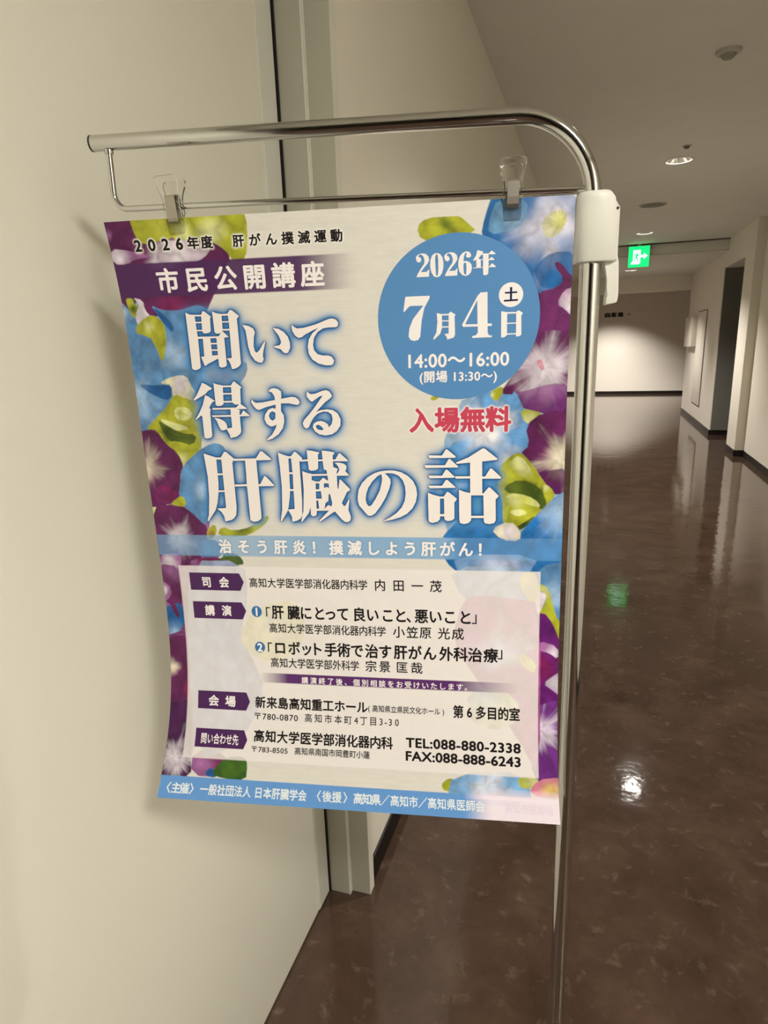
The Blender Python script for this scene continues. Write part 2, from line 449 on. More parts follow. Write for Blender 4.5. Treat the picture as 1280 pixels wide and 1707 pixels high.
# wall lettering on the far wall
wt = thing('wall_lettering', 'black lettering with a small arrow high on the far wall', 'sign', (.5, YF, 1.95))
V = []; F = []
for i, ch in enumerate('自販機'):
    v, f = text_mesh(ch, .06); v = v[:, :2]
    lo, hi = v.min(0), v.max(0); v = (v - lo) / (hi - lo) * .115
    F += [tuple(k + len(V) for k in p) for p in f]
    V += [(.200 + i * .152 + a * (1.17), YF - .003 - .0004 * (j % 6), 1.895 + b) for j, (a, b) in enumerate(v)]
me = bpy.data.meshes.new('characters'); me.from_pydata(V, [], F)
rel(link('characters', me, M['letters'], wt), wt)
bm = bmesh.new()
flat(bm, [(.715, 1.942), (.765, 1.942), (.765, 1.925), (.80, 1.95), (.765, 1.975), (.765, 1.958), (.715, 1.958)], lambda x, z: (x, YF - .003, z))
rel(bm_obj('arrow', bm, M['arrow'], wt, 'grey arrow pointing right'), wt)

# ------------------------------------------------------------------ poster stand
PX, PY = -.0077, .7150
DX = Vector((.98135, .19224, 0)); NN = Vector((-.19224, .98135, 0))   # along the bar / away from the camera
def sp(s, z, n=0.):                                                      # stand space -> world
    return Vector((PX, PY, z)) + DX * s + NN * n
stand = thing('poster_stand', 'chrome poster stand with a bent top bar in the corridor', 'stand', (PX, PY, 0))
def part(name, bm, m, label=None, smooth=True, root=stand):
    o = bm_obj(name, bm, m, root, label, smooth)
    return rel(o, root)
bm = bmesh.new()
pts = [sp(-.512, 1.6145), sp(-.30, 1.6128), sp(-.078, 1.6105)]
pts += [sp(-.078 + .0765 * math.sin(a), 1.6105 - .0765 * (1 - math.cos(a))) for a in [math.radians(90 * k / 18) for k in range(1, 19)]]
pts += [sp(-.0012, 1.40)]
tube(bm, pts, .0078, 32)
part('upper_tube', bm, M['chrome'])
bm = bmesh.new(); tube(bm, [sp(-.5138, 1.6145), sp(-.5118, 1.6145)], .0079, 32); part('end_cap', bm, M['cap'], 'black end cap of the bar')
bm = bmesh.new(); tube(bm, [sp(-.0003, .012), sp(-.0003, 1.472)], .0105, 36); part('pole', bm, M['chrome'])
bm = bmesh.new()
pts = [sp(-.4955, 1.608), sp(-.4962, 1.566)]
pts += [sp(-.4962 + .014 * (1 - math.cos(a)), 1.566 - .016 * math.sin(a)) for a in [math.radians(90 * k / 10) for k in range(1, 11)]]
pts += [sp(-.3329, 1.5482), sp(-.1107, 1.5440), sp(-.0020, 1.5418)]
tube(bm, pts, .0031, 18); part('hanging_rod', bm, M['chrome'])
bm = bmesh.new(); tube(bm, [sp(-.4955, 1.6075), sp(-.4955, 1.6035)], .0046, 18); part('rod_weld', bm, M['chrome'])
# heavy round base below the frame
bm = bmesh.new()
lathe(bm, [(0, 0), (.150, 0), (.152, .004), (.150, .009), (.12, .013), (.02, .016), (.013, .03), (0, .03)], 56, (PX, PY, 0))
part('base_plate', bm, M['chrome_dark'])
# white clamp that locks the telescoping tube: rounded sleeve with a flat lever housing
bm = bmesh.new()
prof = []
def pr(s, n): return (s, n)
sec = [(-.0165, .012), (-.0165, -.004)] + [(-.0015 + .0155 * math.cos(math.radians(a)), -.004 + .0125 * math.sin(math.radians(a))) for a in range(195, 276, 16)] + \
      [(.008, -.0168), (.0195, -.0135), (.0235, -.009), (.0240, .006), (.0215, .0115)]
def ring(z, s_=1.0, cut=0.):
    out = []
    for s, n in sec:
        s2 = s if s < .0145 else min(s, .0240 - cut)
        out.append(bm.verts.new(sp(s2 * s_, z, n * s_)))
    return out
zs = [(1.4735, .94, 0), (1.475, 1, 0), (1.519, 1, 0), (1.5225, 1, .0005), (1.531, 1, .0062), (1.5355, .99, .0095), (1.5375, .90, .0105)]
rings = [ring(*z) for z in zs]
for A, B in zip(rings, rings[1:]):
    for k in range(len(sec)):
        bm.faces.new((A[k], A[(k + 1) % len(sec)], B[(k + 1) % len(sec)], B[k]))
bm.faces.new(rings[0][::-1]); bm.faces.new(rings[-1])
clamp = part('height_clamp', bm, M['plastic'], 'white plastic height clamp')
bm = bmesh.new()
prism(bm, [(.0105, 1.482), (.0235, 1.482), (.0252, 1.4735), (.0262, 1.455), (.0268, 1.440), (.0260, 1.4352), (.0245, 1.4338), (.0150, 1.4325), (.0150, 1.440), (.0165, 1.448), (.0160, 1.458), (.0125, 1.470)],
      -.0075, .0065, lambda x, y, z: sp(x, z, y), .0012)
lv = rel(bm_obj('release_lever', bm, M['plastic'], clamp, smooth=True), stand)
bm = bmesh.new()
tube(bm, [sp(.0203, 1.5208, -.0139), sp(.0203, 1.5208, -.0120)], .0013, 14); rel(bm_obj('pin_hole', bm, M['dark'], clamp, smooth=True), stand)

# ------------------------------------------------------------------ clear clips
def clip(s, z, lean, label, zr):
    t = thing('poster_clip', label, 'clip', tuple(sp(s, z, 0)), 'clear clips that hold the poster on the rod')
    ca, sa = math.cos(lean), math.sin(lean)
    def loc(x, y, zz):            # x sideways, y depth, zz up, leaning sideways about the rod
        return sp(s + x * ca - zz * sa, z + x * sa + zz * ca, y)
    # outline half width against height: flared handle, waist, straight jaw
    W_ = [(.0275, .0098), (.0262, .0125), (.020, .0122), (.012, .0096), (.006, .0088), (-.003, .0088), (-.006, .0094), (-.009, .0086), (-.024, .0086), (-.0262, .0078)]
    def yprof(zz): # depth of the jaw centre plane: meets the paper below, passes over the rod, opens out in the handle
        P = [(-.0265, .0016), (-.012, .0022), (-.006, .0052), (0, .0060), (.006, .0052), (.014, .0075), (.0275, .0125)]
        for (a, b), (c_, d_) in zip(P, P[1:]):
            if a <= zz <= c_: return b + (d_ - b) * (zz - a) / (c_ - a)
        return P[-1][1]
    for sg, nm in ((-1, 'front_jaw'), (1, 'rear_jaw')):
        bm = bmesh.new()
        zz_ = [.0275, .0262, .023, .020, .016, .012, .009, .006, .003, 0, -.003, -.006, -.009, -.012, -.018, -.024, -.0262]
        def hw(q_):
            for (a, b), (c_, d_) in zip(W_, W_[1:]):
                if c_ <= q_ <= a: return b + (d_ - b) * (a - q_) / (a - c_)
            return W_[-1][1]
        rows = []
        for q_ in zz_:
            y = sg * yprof(q_) - .0025; h_ = hw(q_); th = .0016
            rows.append([bm.verts.new(loc(x, y + dy * sg, q_)) for x, dy in ((-h_, -th), (-h_, th * .4), (-h_ + .0011, th), (h_ - .0011, th), (h_, th * .4), (h_, -th), (h_ - .0015, -th * .7), (-h_ + .0015, -th * .7))])
        for A, B in zip(rows, rows[1:]):
            for k in range(8):
                bm.faces.new((A[k], A[(k + 1) % 8], B[(k + 1) % 8], B[k]))
        bm.faces.new(rows[0]); bm.faces.new(rows[-1][::-1])
        rel(bm_obj(nm, bm, M['clear'], t, 'clear moulded plastic', smooth=True), t)
    # springy steel band bent round both jaws
    bm = bmesh.new()
    path = [(-.0052, -.0165), (-.0090, -.0150), (-.0105, -.0125), (-.0108, -.006), (-.0108, .0075), (-.0098, .0095), (-.004, .0104), (-.001, .0104), (.0048, .0095), (.0058, .0075), (.0058, -.006), (.0055, -.0125), (.004, -.0150), (.0002, -.0165)]
    A = []; 
    for y, zz in path:
        A.append([bm.verts.new(loc(x, y, zz)) for x in (-.0056, .0056)])
    for a, b in zip(A, A[1:]):
        bm.faces.new((a[0], a[1], b[1], b[0]))
    o = rel(bm_obj('spring_band', bm, M['chrome_dark'], t, 'bent steel spring band', smooth=False), t)
    md = o.modifiers.new('thick', 'SOLIDIFY'); md.thickness = .0007; md.offset = 0
    return t
clip(-.4300, 1.5487, math.radians(4), 'left clear plastic clip near the elbow of the thin rod', 0)
clip(-.0790, 1.5432, math.radians(0), 'right clear plastic clip beside the bend of the bar', 0)

# ------------------------------------------------------------------ lettering and picture outlines of the poster, in sheet millimetres
TITLE = [[[[78.5,102.8],[83.4,105.2],[90.0,105.8],[89.6,107.3],[89.9,124.0],[90.3,130.4],[89.7,165.0],[87.9,166.9],[83.3,168.4],[79.8,167.9],[78.2,166.0]]],[[[89.8,105.8],[97.9,106.0],[97.6,107.9],[89.7,107.6]]],[[[89.6,113.7],[97.6,113.8],[97.4,115.4],[89.5,115.3]]],[[[89.4,122.7],[97.3,122.9],[97.1,124.4],[89.5,124.2]]],[[[97.7,106.0],[100.0,102.0],[102.7,102.7],[109.6,108.6],[108.2,110.8],[107.4,124.6],[105.2,126.4],[100.1,127.2],[97.4,126.2],[96.6,124.2]]],[[[111.6,102.7],[116.3,104.8],[122.8,106.1],[122.8,108.4],[122.3,124.4],[120.7,126.0],[117.7,127.8],[113.5,127.6],[111.9,125.7]]],[[[122.4,106.1],[131.1,105.9],[130.8,108.1],[122.5,108.0]]],[[[122.8,114.1],[131.1,114.2],[130.9,115.8],[122.8,115.6]]],[[[122.3,122.7],[131.2,122.8],[131.0,124.7],[122.2,124.6]]],[[[130.4,105.9],[133.7,101.7],[136.6,102.7],[143.8,108.6],[142.9,110.7],[141.2,111.6],[141.0,162.4],[138.2,165.5],[133.7,167.7],[129.0,168.4],[128.1,163.4],[126.1,158.8],[123.6,155.9],[129.6,155.7],[130.1,154.5],[130.9,115.3]]],[[[90.1,130.4],[116.6,130.7],[120.8,125.3],[122.5,125.7],[129.1,131.9],[123.4,132.6],[90.1,132.9]]],[[[96.3,131.8],[105.8,132.1],[105.9,153.8],[95.7,153.5]]],[[[113.4,131.1],[123.2,131.4],[123.1,163.9],[120.4,165.7],[116.0,166.3],[113.3,164.9],[113.0,155.6]]],[[[105.1,137.8],[113.6,138.0],[113.7,139.7],[105.3,139.6]]],[[[105.3,145.2],[113.4,145.4],[113.3,147.0],[105.3,146.9]]],[[[91.4,153.3],[96.1,152.9],[105.5,152.2],[113.7,151.8],[113.4,155.6],[98.6,162.0],[96.2,163.8],[94.9,163.2]]],[[[147.2,119.0],[154.2,120.2],[159.8,123.3],[161.6,127.4],[159.6,133.8],[158.6,143.7],[159.6,148.7],[161.6,150.6],[165.1,147.9],[172.6,137.6],[173.2,139.1],[170.0,149.0],[169.0,154.0],[169.7,158.0],[167.7,161.8],[163.3,161.7],[158.6,159.2],[154.2,152.6],[151.8,143.5],[151.1,134.5],[150.3,125.5]]],[[[183.6,123.6],[190.5,124.8],[196.6,128.5],[201.0,134.0],[203.0,140.5],[203.0,146.0],[200.2,151.4],[197.4,152.3],[194.3,151.2],[191.3,147.6],[187.6,146.5],[182.9,144.9],[184.6,143.5],[190.0,143.1],[192.2,140.7],[192.1,137.7],[189.9,132.2],[186.5,127.7]]],[[[207.4,120.5],[208.8,123.0],[212.3,125.1],[220.3,124.8],[235.2,121.4],[250.2,116.1],[254.4,115.5],[258.9,116.9],[261.5,120.4],[260.6,124.2],[258.5,125.3],[249.7,125.3],[243.3,126.1],[236.8,129.8],[232.2,136.0],[230.5,143.8],[231.4,149.8],[235.4,154.3],[241.6,156.0],[248.0,156.0],[252.1,157.8],[254.5,161.8],[253.3,165.7],[250.6,167.1],[244.2,167.0],[235.8,164.8],[228.6,160.1],[224.8,153.5],[224.0,145.6],[225.8,137.8],[230.4,131.0],[238.1,125.4],[231.7,127.7],[221.9,132.2],[217.5,135.1],[213.2,135.6],[209.6,132.8],[206.8,127.8],[206.1,123.4]]],[[[88.9,183.0],[93.1,184.7],[100.9,189.4],[100.0,191.1],[96.2,192.3],[91.4,196.4],[76.5,203.7],[75.7,202.4],[81.1,196.2],[86.6,187.2]]],[[[91.2,197.4],[95.4,199.1],[103.2,204.5],[99.8,205.8],[97.2,209.0],[95.0,212.3],[97.0,214.6],[95.6,216.9],[95.4,244.8],[93.6,247.5],[88.2,248.7],[84.6,247.4],[84.6,222.0],[83.2,221.3],[76.3,226.2],[75.6,225.5],[81.4,218.0],[86.9,208.8],[90.2,200.3]]],[[[103.6,183.6],[108.6,185.4],[114.7,186.5],[115.2,188.4],[114.3,206.7],[113.7,208.6],[111.0,210.2],[105.9,210.5],[103.8,209.1]]],[[[114.3,186.8],[126.1,186.9],[125.9,188.9],[114.4,188.8]]],[[[114.2,195.4],[126.3,195.5],[126.1,197.3],[114.2,197.2]]],[[[113.9,204.7],[126.1,204.8],[126.1,206.6],[114.0,206.6]]],[[[125.8,186.9],[129.1,182.4],[131.2,183.0],[139.1,189.3],[137.2,191.2],[136.3,207.7],[135.1,209.0],[129.3,209.2],[126.5,207.6],[125.3,205.6]]],[[[98.7,212.7],[129.7,212.5],[135.2,208.0],[143.6,213.7],[142.8,214.5],[130.2,214.5],[99.5,214.6]]],[[[97.3,221.2],[122.6,221.1],[122.4,223.2],[98.2,223.2]]],[[[133.1,221.4],[135.0,221.1],[138.7,216.0],[146.1,222.0],[145.6,222.9],[133.0,222.9]]],[[[122.2,214.7],[130.2,214.2],[134.8,215.9],[133.5,217.5],[133.8,240.6],[131.7,243.9],[127.0,246.8],[119.1,248.3],[118.4,244.4],[115.6,239.0],[114.7,237.0],[121.8,236.1],[122.3,235.1]]],[[[100.3,224.1],[107.2,225.3],[112.8,228.1],[115.4,231.1],[116.2,235.7],[114.6,238.0],[110.1,239.3],[107.6,238.6],[105.4,234.9],[103.2,228.3]]],[[[150.9,202.9],[152.2,205.7],[155.0,207.6],[163.1,207.3],[179.3,204.8],[187.4,203.6],[200.4,201.4],[205.3,202.1],[209.0,204.9],[210.3,208.2],[208.1,210.9],[204.7,210.6],[196.9,209.0],[187.0,208.8],[178.9,210.3],[167.7,212.9],[158.8,216.0],[155.4,215.0],[151.7,210.8],[149.6,206.6]]],[[[172.2,194.6],[175.4,191.8],[179.4,191.0],[184.3,192.2],[188.0,195.0],[188.2,199.5],[186.9,209.6],[186.5,217.8],[189.5,222.5],[189.6,229.9],[187.4,237.3],[181.3,244.6],[172.8,249.7],[166.0,251.5],[165.8,250.5],[173.2,244.5],[178.3,237.1],[179.7,232.0],[179.8,219.6],[180.0,206.7],[179.2,200.3],[176.6,196.1]]],[[[181.0,215.0],[175.6,213.8],[170.5,215.7],[166.0,221.2],[164.7,226.7],[167.1,232.3],[171.9,235.4],[176.5,234.8],[180.2,232.5]],[[175.8,217.7],[179.2,219.6],[178.5,226.0],[175.4,228.7],[172.1,226.8],[170.7,222.7],[172.7,219.0]]],[[[220.4,195.2],[222.2,197.9],[225.0,198.9],[229.9,198.5],[238.8,195.3],[243.6,194.7],[247.4,196.6],[250.0,201.2],[248.0,203.9],[240.9,208.7],[229.6,219.4],[235.6,217.3],[243.4,216.5],[250.2,217.5],[255.8,221.2],[259.1,228.1],[258.5,235.4],[253.8,241.8],[247.8,245.4],[239.9,246.7],[232.1,245.2],[226.9,241.5],[224.5,236.8],[225.9,232.7],[230.0,230.3],[234.9,229.6],[239.7,231.0],[243.5,233.8],[244.3,237.2],[247.9,233.4],[249.4,228.0],[248.4,222.5],[244.2,219.5],[238.5,218.9],[231.5,221.3],[226.3,225.8],[222.6,231.3],[219.8,236.7],[216.7,238.6],[213.4,236.2],[212.4,232.0],[214.4,228.4],[221.7,221.1],[229.0,213.0],[238.5,201.0],[235.5,201.4],[230.5,204.4],[225.5,207.7],[222.6,206.1],[219.5,202.0],[219.0,198.8]],[[228.7,235.0],[231.3,233.9],[235.1,236.0],[237.8,239.3],[235.3,240.4],[230.9,239.5],[228.6,237.3]]],[[[81.0,266.4],[89.1,268.8],[97.1,271.2],[97.3,274.0],[97.0,302.6],[95.7,313.8],[92.8,326.7],[89.0,335.7],[77.8,349.2],[76.0,348.8],[79.0,341.4],[82.1,320.3],[83.3,294.6]]],[[[96.7,271.2],[104.4,271.3],[104.1,273.9],[96.9,273.8]]],[[[96.4,290.5],[104.2,290.5],[104.1,292.6],[96.4,292.9]]],[[[95.1,311.3],[104.1,311.1],[103.8,313.2],[95.2,313.3]]],[[[103.8,270.9],[108.8,264.4],[111.4,264.8],[121.0,272.9],[118.3,277.7],[118.3,331.5],[116.8,341.2],[113.6,345.3],[109.3,347.8],[100.8,349.4],[99.9,342.9],[96.9,337.7],[91.5,333.6],[103.4,332.8],[103.9,330.7],[103.9,274.0]]],[[[120.5,272.9],[149.9,272.6],[156.2,264.0],[158.7,264.4],[169.6,273.6],[168.8,274.8],[150.1,275.1],[120.3,275.5]]],[[[135.4,274.2],[150.0,274.3],[150.7,342.6],[150.0,345.9],[145.8,348.7],[139.5,349.8],[135.3,347.6],[134.8,304.2]]],[[[118.1,304.2],[135.3,303.6],[135.2,306.2],[119.2,306.6]]],[[[149.6,303.8],[152.6,303.6],[158.7,293.8],[160.4,294.1],[170.7,304.9],[170.1,306.0],[149.6,306.2]]],[[[178.6,265.9],[184.8,268.3],[191.3,270.5],[191.5,273.4],[191.0,309.8],[190.0,318.5],[187.5,331.2],[185.4,336.8],[177.1,348.9],[175.7,348.1],[178.7,334.5],[180.5,306.6],[179.8,283.1]]],[[[190.9,270.5],[195.5,270.4],[195.4,273.0],[191.1,273.2]]],[[[190.5,289.5],[195.9,289.4],[195.9,291.6],[190.5,291.7]]],[[[190.2,309.8],[195.8,309.6],[195.8,311.9],[190.2,312.0]]],[[[194.8,270.7],[199.2,265.2],[201.6,265.7],[209.0,272.7],[208.5,274.7],[205.2,276.6],[205.6,322.4],[204.5,341.5],[201.9,345.5],[197.4,348.0],[190.9,349.5],[190.9,343.2],[189.1,339.2],[186.0,334.4],[195.1,333.6],[195.6,291.7]]],[[[206.8,274.7],[216.8,274.3],[216.6,276.4],[206.2,277.0]]],[[[228.7,274.6],[235.2,274.5],[235.1,276.5],[228.6,276.6]]],[[[246.6,274.7],[250.3,274.6],[254.7,267.7],[256.3,267.3],[266.0,275.8],[265.2,276.9],[246.8,276.8]]],[[[215.2,263.5],[222.3,264.3],[231.2,266.3],[229.0,269.0],[228.5,284.1],[227.6,286.0],[224.2,287.5],[219.2,287.8],[216.4,286.3],[216.0,279.4]]],[[[234.0,264.1],[241.1,264.7],[249.5,266.1],[249.0,268.4],[247.3,269.9],[247.3,283.4],[253.0,285.6],[251.2,289.6],[251.4,309.0],[252.6,309.0],[252.7,307.5],[254.4,298.1],[256.0,298.5],[266.9,309.8],[266.0,311.7],[263.1,312.9],[255.9,326.2],[258.6,330.2],[260.7,328.6],[264.7,321.5],[265.5,323.1],[263.7,334.1],[266.6,342.7],[266.0,346.7],[263.0,349.1],[258.9,349.1],[254.9,346.0],[250.2,340.5],[246.7,336.5],[243.7,338.1],[227.1,349.0],[225.9,347.8],[238.8,335.8],[242.4,331.0],[243.9,326.3],[241.6,316.1],[239.5,293.4],[238.6,287.2],[235.4,286.4],[234.6,279.5]]],[[[248.9,278.4],[255.0,278.4],[260.6,279.6],[263.7,282.3],[263.4,286.2],[261.8,288.1],[266.1,292.7],[265.6,293.9],[250.5,293.8],[251.7,291.5],[254.5,287.3],[253.9,284.2],[251.6,280.3]]],[[[208.0,288.0],[214.1,290.2],[220.6,291.7],[239.6,291.5],[239.7,293.6],[219.7,294.1],[219.4,298.8],[224.1,302.7],[223.5,339.0],[222.1,341.8],[218.2,342.6],[215.8,340.7],[215.8,331.1],[213.4,338.3],[203.7,349.5],[202.5,348.7],[206.4,335.9],[208.5,310.6]]],[[[220.2,298.8],[224.2,300.6],[230.4,300.6],[230.3,302.8],[223.3,302.9]]],[[[228.8,300.8],[234.0,295.9],[240.0,300.0],[240.6,302.9],[234.5,302.8],[234.5,309.8],[239.9,315.3],[239.1,323.9],[235.1,326.7],[233.9,333.4],[226.8,333.5],[226.1,324.0],[230.9,321.2],[230.2,312.2],[228.2,309.8]]],[[[223.2,310.0],[232.0,309.8],[231.8,312.2],[223.5,312.5]]],[[[223.4,321.2],[231.3,321.0],[231.3,323.3],[223.6,323.5]]],[[[223.4,333.1],[238.9,333.8],[238.8,335.6],[223.5,335.8]]],[[[234.1,308.4],[237.9,307.1],[242.8,309.0],[244.1,315.3],[239.9,315.7],[234.2,313.7]]],[[[237.5,329.5],[239.6,328.8],[243.2,331.0],[239.7,335.0],[233.9,333.4]]],[[[297.2,291.0],[303.9,288.9],[309.8,288.0],[315.7,287.7],[321.5,287.9],[329.5,289.7],[337.4,294.0],[343.8,300.4],[347.2,307.8],[348.2,315.7],[346.6,324.3],[342.4,332.2],[335.7,338.7],[328.2,342.7],[318.5,345.7],[308.0,347.8],[307.3,347.2],[315.6,342.8],[323.2,337.7],[329.3,331.2],[333.1,323.6],[334.4,315.0],[333.8,306.4],[331.1,298.9],[326.5,293.9],[320.7,291.4],[313.4,290.9],[306.8,291.4],[300.8,294.6],[294.6,300.6],[289.5,307.8],[286.7,315.0],[285.6,322.2],[286.9,327.3],[289.5,330.2],[289.4,341.2],[287.9,341.2],[285.0,338.3],[281.4,333.9],[277.4,329.5],[275.8,323.7],[275.9,317.9],[277.5,310.0],[281.9,302.4],[288.9,295.6]]],[[[289.1,330.1],[292.5,328.8],[297.6,321.5],[303.2,311.4],[305.7,302.8],[306.6,297.1],[305.7,291.4],[309.7,291.0],[312.6,293.2],[316.5,297.8],[316.9,302.1],[315.1,308.5],[310.4,319.3],[304.1,329.4],[297.1,338.2],[292.4,341.3],[288.7,341.3]]],[[[361.8,270.5],[377.8,270.9],[382.4,263.9],[383.9,264.0],[393.7,272.0],[392.9,273.7],[363.3,273.8]]],[[[356.9,281.8],[381.2,282.1],[385.4,275.0],[387.3,275.0],[396.7,283.7],[395.9,284.8],[358.6,285.1]]],[[[361.6,293.7],[377.7,294.1],[382.3,287.0],[383.8,287.2],[392.5,295.3],[391.4,296.6],[363.1,297.0]]],[[[361.0,305.5],[377.6,305.7],[382.2,298.9],[384.1,298.9],[393.2,307.1],[392.8,308.2],[363.3,308.7]]],[[[360.9,313.6],[367.1,316.2],[374.8,318.2],[375.2,320.8],[375.0,344.8],[372.2,347.9],[366.0,349.5],[362.1,348.3],[361.3,345.6]]],[[[374.0,318.4],[380.6,318.1],[380.6,320.7],[374.4,320.8]]],[[[374.2,338.9],[380.4,338.8],[380.6,341.5],[374.2,341.7]]],[[[379.8,318.1],[383.3,312.8],[385.6,313.2],[394.9,320.8],[394.0,323.1],[392.0,325.0],[392.0,343.9],[389.3,346.2],[384.6,347.2],[381.2,346.3],[380.0,343.9]]],[[[393.7,279.1],[408.3,273.2],[423.9,263.3],[426.4,263.3],[441.1,274.9],[440.2,276.4],[424.3,278.0],[394.8,280.6]]],[[[410.0,277.0],[423.8,277.1],[424.2,314.7],[426.1,314.7],[426.1,316.9],[410.3,317.0]]],[[[392.5,294.8],[410.6,294.8],[410.6,297.4],[393.6,297.6]]],[[[423.3,295.2],[427.4,295.0],[432.9,285.9],[434.8,286.1],[445.5,296.2],[444.7,297.7],[423.4,297.7]]],[[[397.3,310.3],[403.9,312.8],[411.0,314.3],[411.4,316.9],[411.4,346.1],[408.5,349.2],[403.1,350.6],[398.5,349.2],[397.6,345.4]]],[[[410.7,340.7],[426.5,340.6],[426.5,343.3],[410.9,343.4]]],[[[425.3,314.7],[431.3,307.5],[433.1,307.8],[442.9,317.3],[441.8,319.3],[439.4,321.5],[439.9,345.9],[438.0,349.0],[432.8,350.4],[427.5,349.4],[426.1,346.7]]]]
DATE = [[[[350.6,56.0],[351.0,53.7],[353.4,51.7],[357.1,50.9],[361.1,51.5],[364.3,54.4],[364.9,58.3],[363.5,61.3],[360.2,65.0],[355.7,70.3],[362.2,70.2],[363.9,68.3],[365.1,67.6],[364.6,75.4],[351.1,75.4],[352.4,72.1],[356.1,66.4],[359.4,61.9],[359.9,58.0],[358.7,54.1],[356.3,52.0],[354.2,52.3],[353.0,54.2],[355.0,54.7],[356.5,56.7],[356.2,59.0],[354.2,60.3],[351.7,59.4]]],[[[381.0,56.2],[381.4,53.9],[383.8,51.9],[387.4,51.1],[391.4,51.7],[394.6,54.5],[395.2,58.4],[393.8,61.4],[390.7,65.2],[386.3,70.4],[392.7,70.3],[394.3,68.4],[395.5,67.7],[395.1,75.5],[381.8,75.5],[383.0,72.2],[386.6,66.5],[389.8,62.0],[390.2,58.2],[389.0,54.3],[386.6,52.2],[384.6,52.5],[383.4,54.4],[385.4,54.9],[386.8,56.9],[386.6,59.2],[384.6,60.4],[382.2,59.5]]],[[[373.2,51.3],[376.4,52.2],[379.2,55.8],[380.3,61.3],[380.2,66.7],[378.8,72.1],[376.4,75.5],[373.2,76.4],[369.9,75.2],[367.1,70.8],[365.9,64.5],[366.3,58.3],[368.0,53.7],[370.4,51.8]],[[372.6,52.6],[374.0,52.9],[374.6,57.9],[374.8,67.3],[374.2,74.2],[373.2,74.8],[372.4,74.2],[371.8,67.1],[371.3,58.6],[371.7,53.9]]],[[[408.7,53.0],[409.7,54.9],[409.1,56.8],[406.8,57.7],[404.8,57.0],[404.0,55.4],[405.1,53.6],[404.3,52.4],[403.1,53.1],[402.0,56.1],[401.6,61.1],[404.4,60.8],[408.0,62.2],[410.3,65.0],[410.7,68.8],[409.8,72.7],[407.4,75.3],[403.8,76.3],[400.2,75.0],[397.3,71.4],[396.1,65.9],[396.2,60.5],[397.6,55.9],[400.4,52.6],[403.9,51.0],[406.7,51.3]],[[402.9,62.5],[404.5,62.8],[404.9,68.6],[404.6,74.4],[403.6,74.9],[402.4,73.9],[401.7,68.4],[401.8,63.8]]],[[[416.1,50.3],[422.5,52.1],[421.3,54.0],[428.0,54.3],[431.1,51.4],[435.3,54.6],[434.7,55.4],[428.0,55.2],[428.1,60.0],[428.9,60.1],[431.2,57.9],[434.4,60.7],[434.1,61.3],[428.2,61.2],[428.3,67.7],[429.1,67.7],[431.8,64.4],[436.0,67.8],[435.7,68.6],[428.3,68.5],[428.1,75.0],[426.5,76.3],[423.3,76.5],[422.8,75.2],[422.4,68.6],[412.1,68.9],[411.7,68.3],[415.4,67.9],[415.0,60.2],[412.4,61.2],[411.8,60.4],[414.7,55.9]],[[417.5,58.8],[420.2,55.4],[422.1,55.4],[422.2,60.0],[419.5,60.0]],[[419.9,60.8],[422.3,60.7],[422.4,68.2],[420.2,68.0]]],[[[338.3,96.0],[339.5,95.4],[365.4,95.3],[365.0,98.3],[359.3,107.9],[356.3,121.0],[354.4,138.6],[352.0,142.1],[347.3,143.1],[343.3,141.6],[341.3,137.7],[342.4,129.4],[346.5,119.6],[358.2,105.5],[343.9,105.4],[341.0,107.3],[336.9,111.7],[336.0,110.9]]],[[[372.9,113.9],[378.5,115.4],[378.7,129.5],[376.8,136.0],[369.9,142.2],[368.7,141.3],[372.4,134.8],[373.6,123.8]]],[[[378.0,115.2],[386.1,115.2],[386.1,116.8],[378.0,116.7]]],[[[378.5,122.0],[386.1,122.0],[386.1,123.3],[378.5,123.2]]],[[[378.5,128.4],[386.1,128.4],[386.1,129.7],[378.5,129.7]]],[[[385.9,114.9],[388.1,113.0],[393.5,116.3],[392.4,117.9],[392.9,137.6],[391.3,140.7],[384.4,142.7],[383.6,139.6],[381.1,136.7],[385.9,136.1]]],[[[420.3,94.2],[427.7,93.9],[428.2,127.0],[432.9,127.1],[432.7,129.6],[428.3,129.7],[428.4,136.6],[429.8,139.4],[433.1,139.8],[432.9,141.6],[411.7,141.8],[411.6,139.9],[415.8,138.9],[417.7,136.2],[417.6,129.7],[401.7,129.7],[400.5,127.4],[417.0,97.6]],[[416.8,101.9],[417.3,127.3],[403.9,127.0]]],[[[442.6,114.5],[448.7,115.8],[449.0,118.3],[449.2,140.0],[446.5,142.1],[442.9,142.3]]],[[[458.5,115.7],[461.2,114.2],[465.6,117.2],[464.0,119.9],[464.6,139.9],[462.4,141.5],[458.8,141.7]]],[[[448.1,115.7],[459.0,115.9],[459.1,117.5],[448.1,117.4]]],[[[448.4,126.9],[459.3,126.9],[459.3,128.1],[448.4,128.1]]],[[[448.6,138.1],[459.6,138.1],[459.6,139.4],[448.6,139.4]]]]
SAT = [[[[451.4,89.9],[453.7,90.0],[453.7,103.4],[451.6,103.3]]],[[[446.0,94.8],[459.0,94.5],[459.0,96.2],[446.2,96.5]]],[[[445.1,103.0],[460.0,102.5],[460.0,104.3],[445.3,104.7]]]]
DAY = [452.6,97.8,12.8]
TAG = [[[40.5,414.9],[112.3,414.9],[117.9,426.0],[112.3,437.2],[40.5,437.2]],[[41.2,452.2],[112.2,452.2],[118.0,463.2],[112.2,474.3],[41.2,474.3]],[[41.9,572.1],[112.8,572.1],[118.1,584.5],[112.8,596.9],[41.9,596.9]],[[41.2,624.4],[110.9,624.4],[115.9,637.7],[110.9,651.0],[41.2,651.0]]]
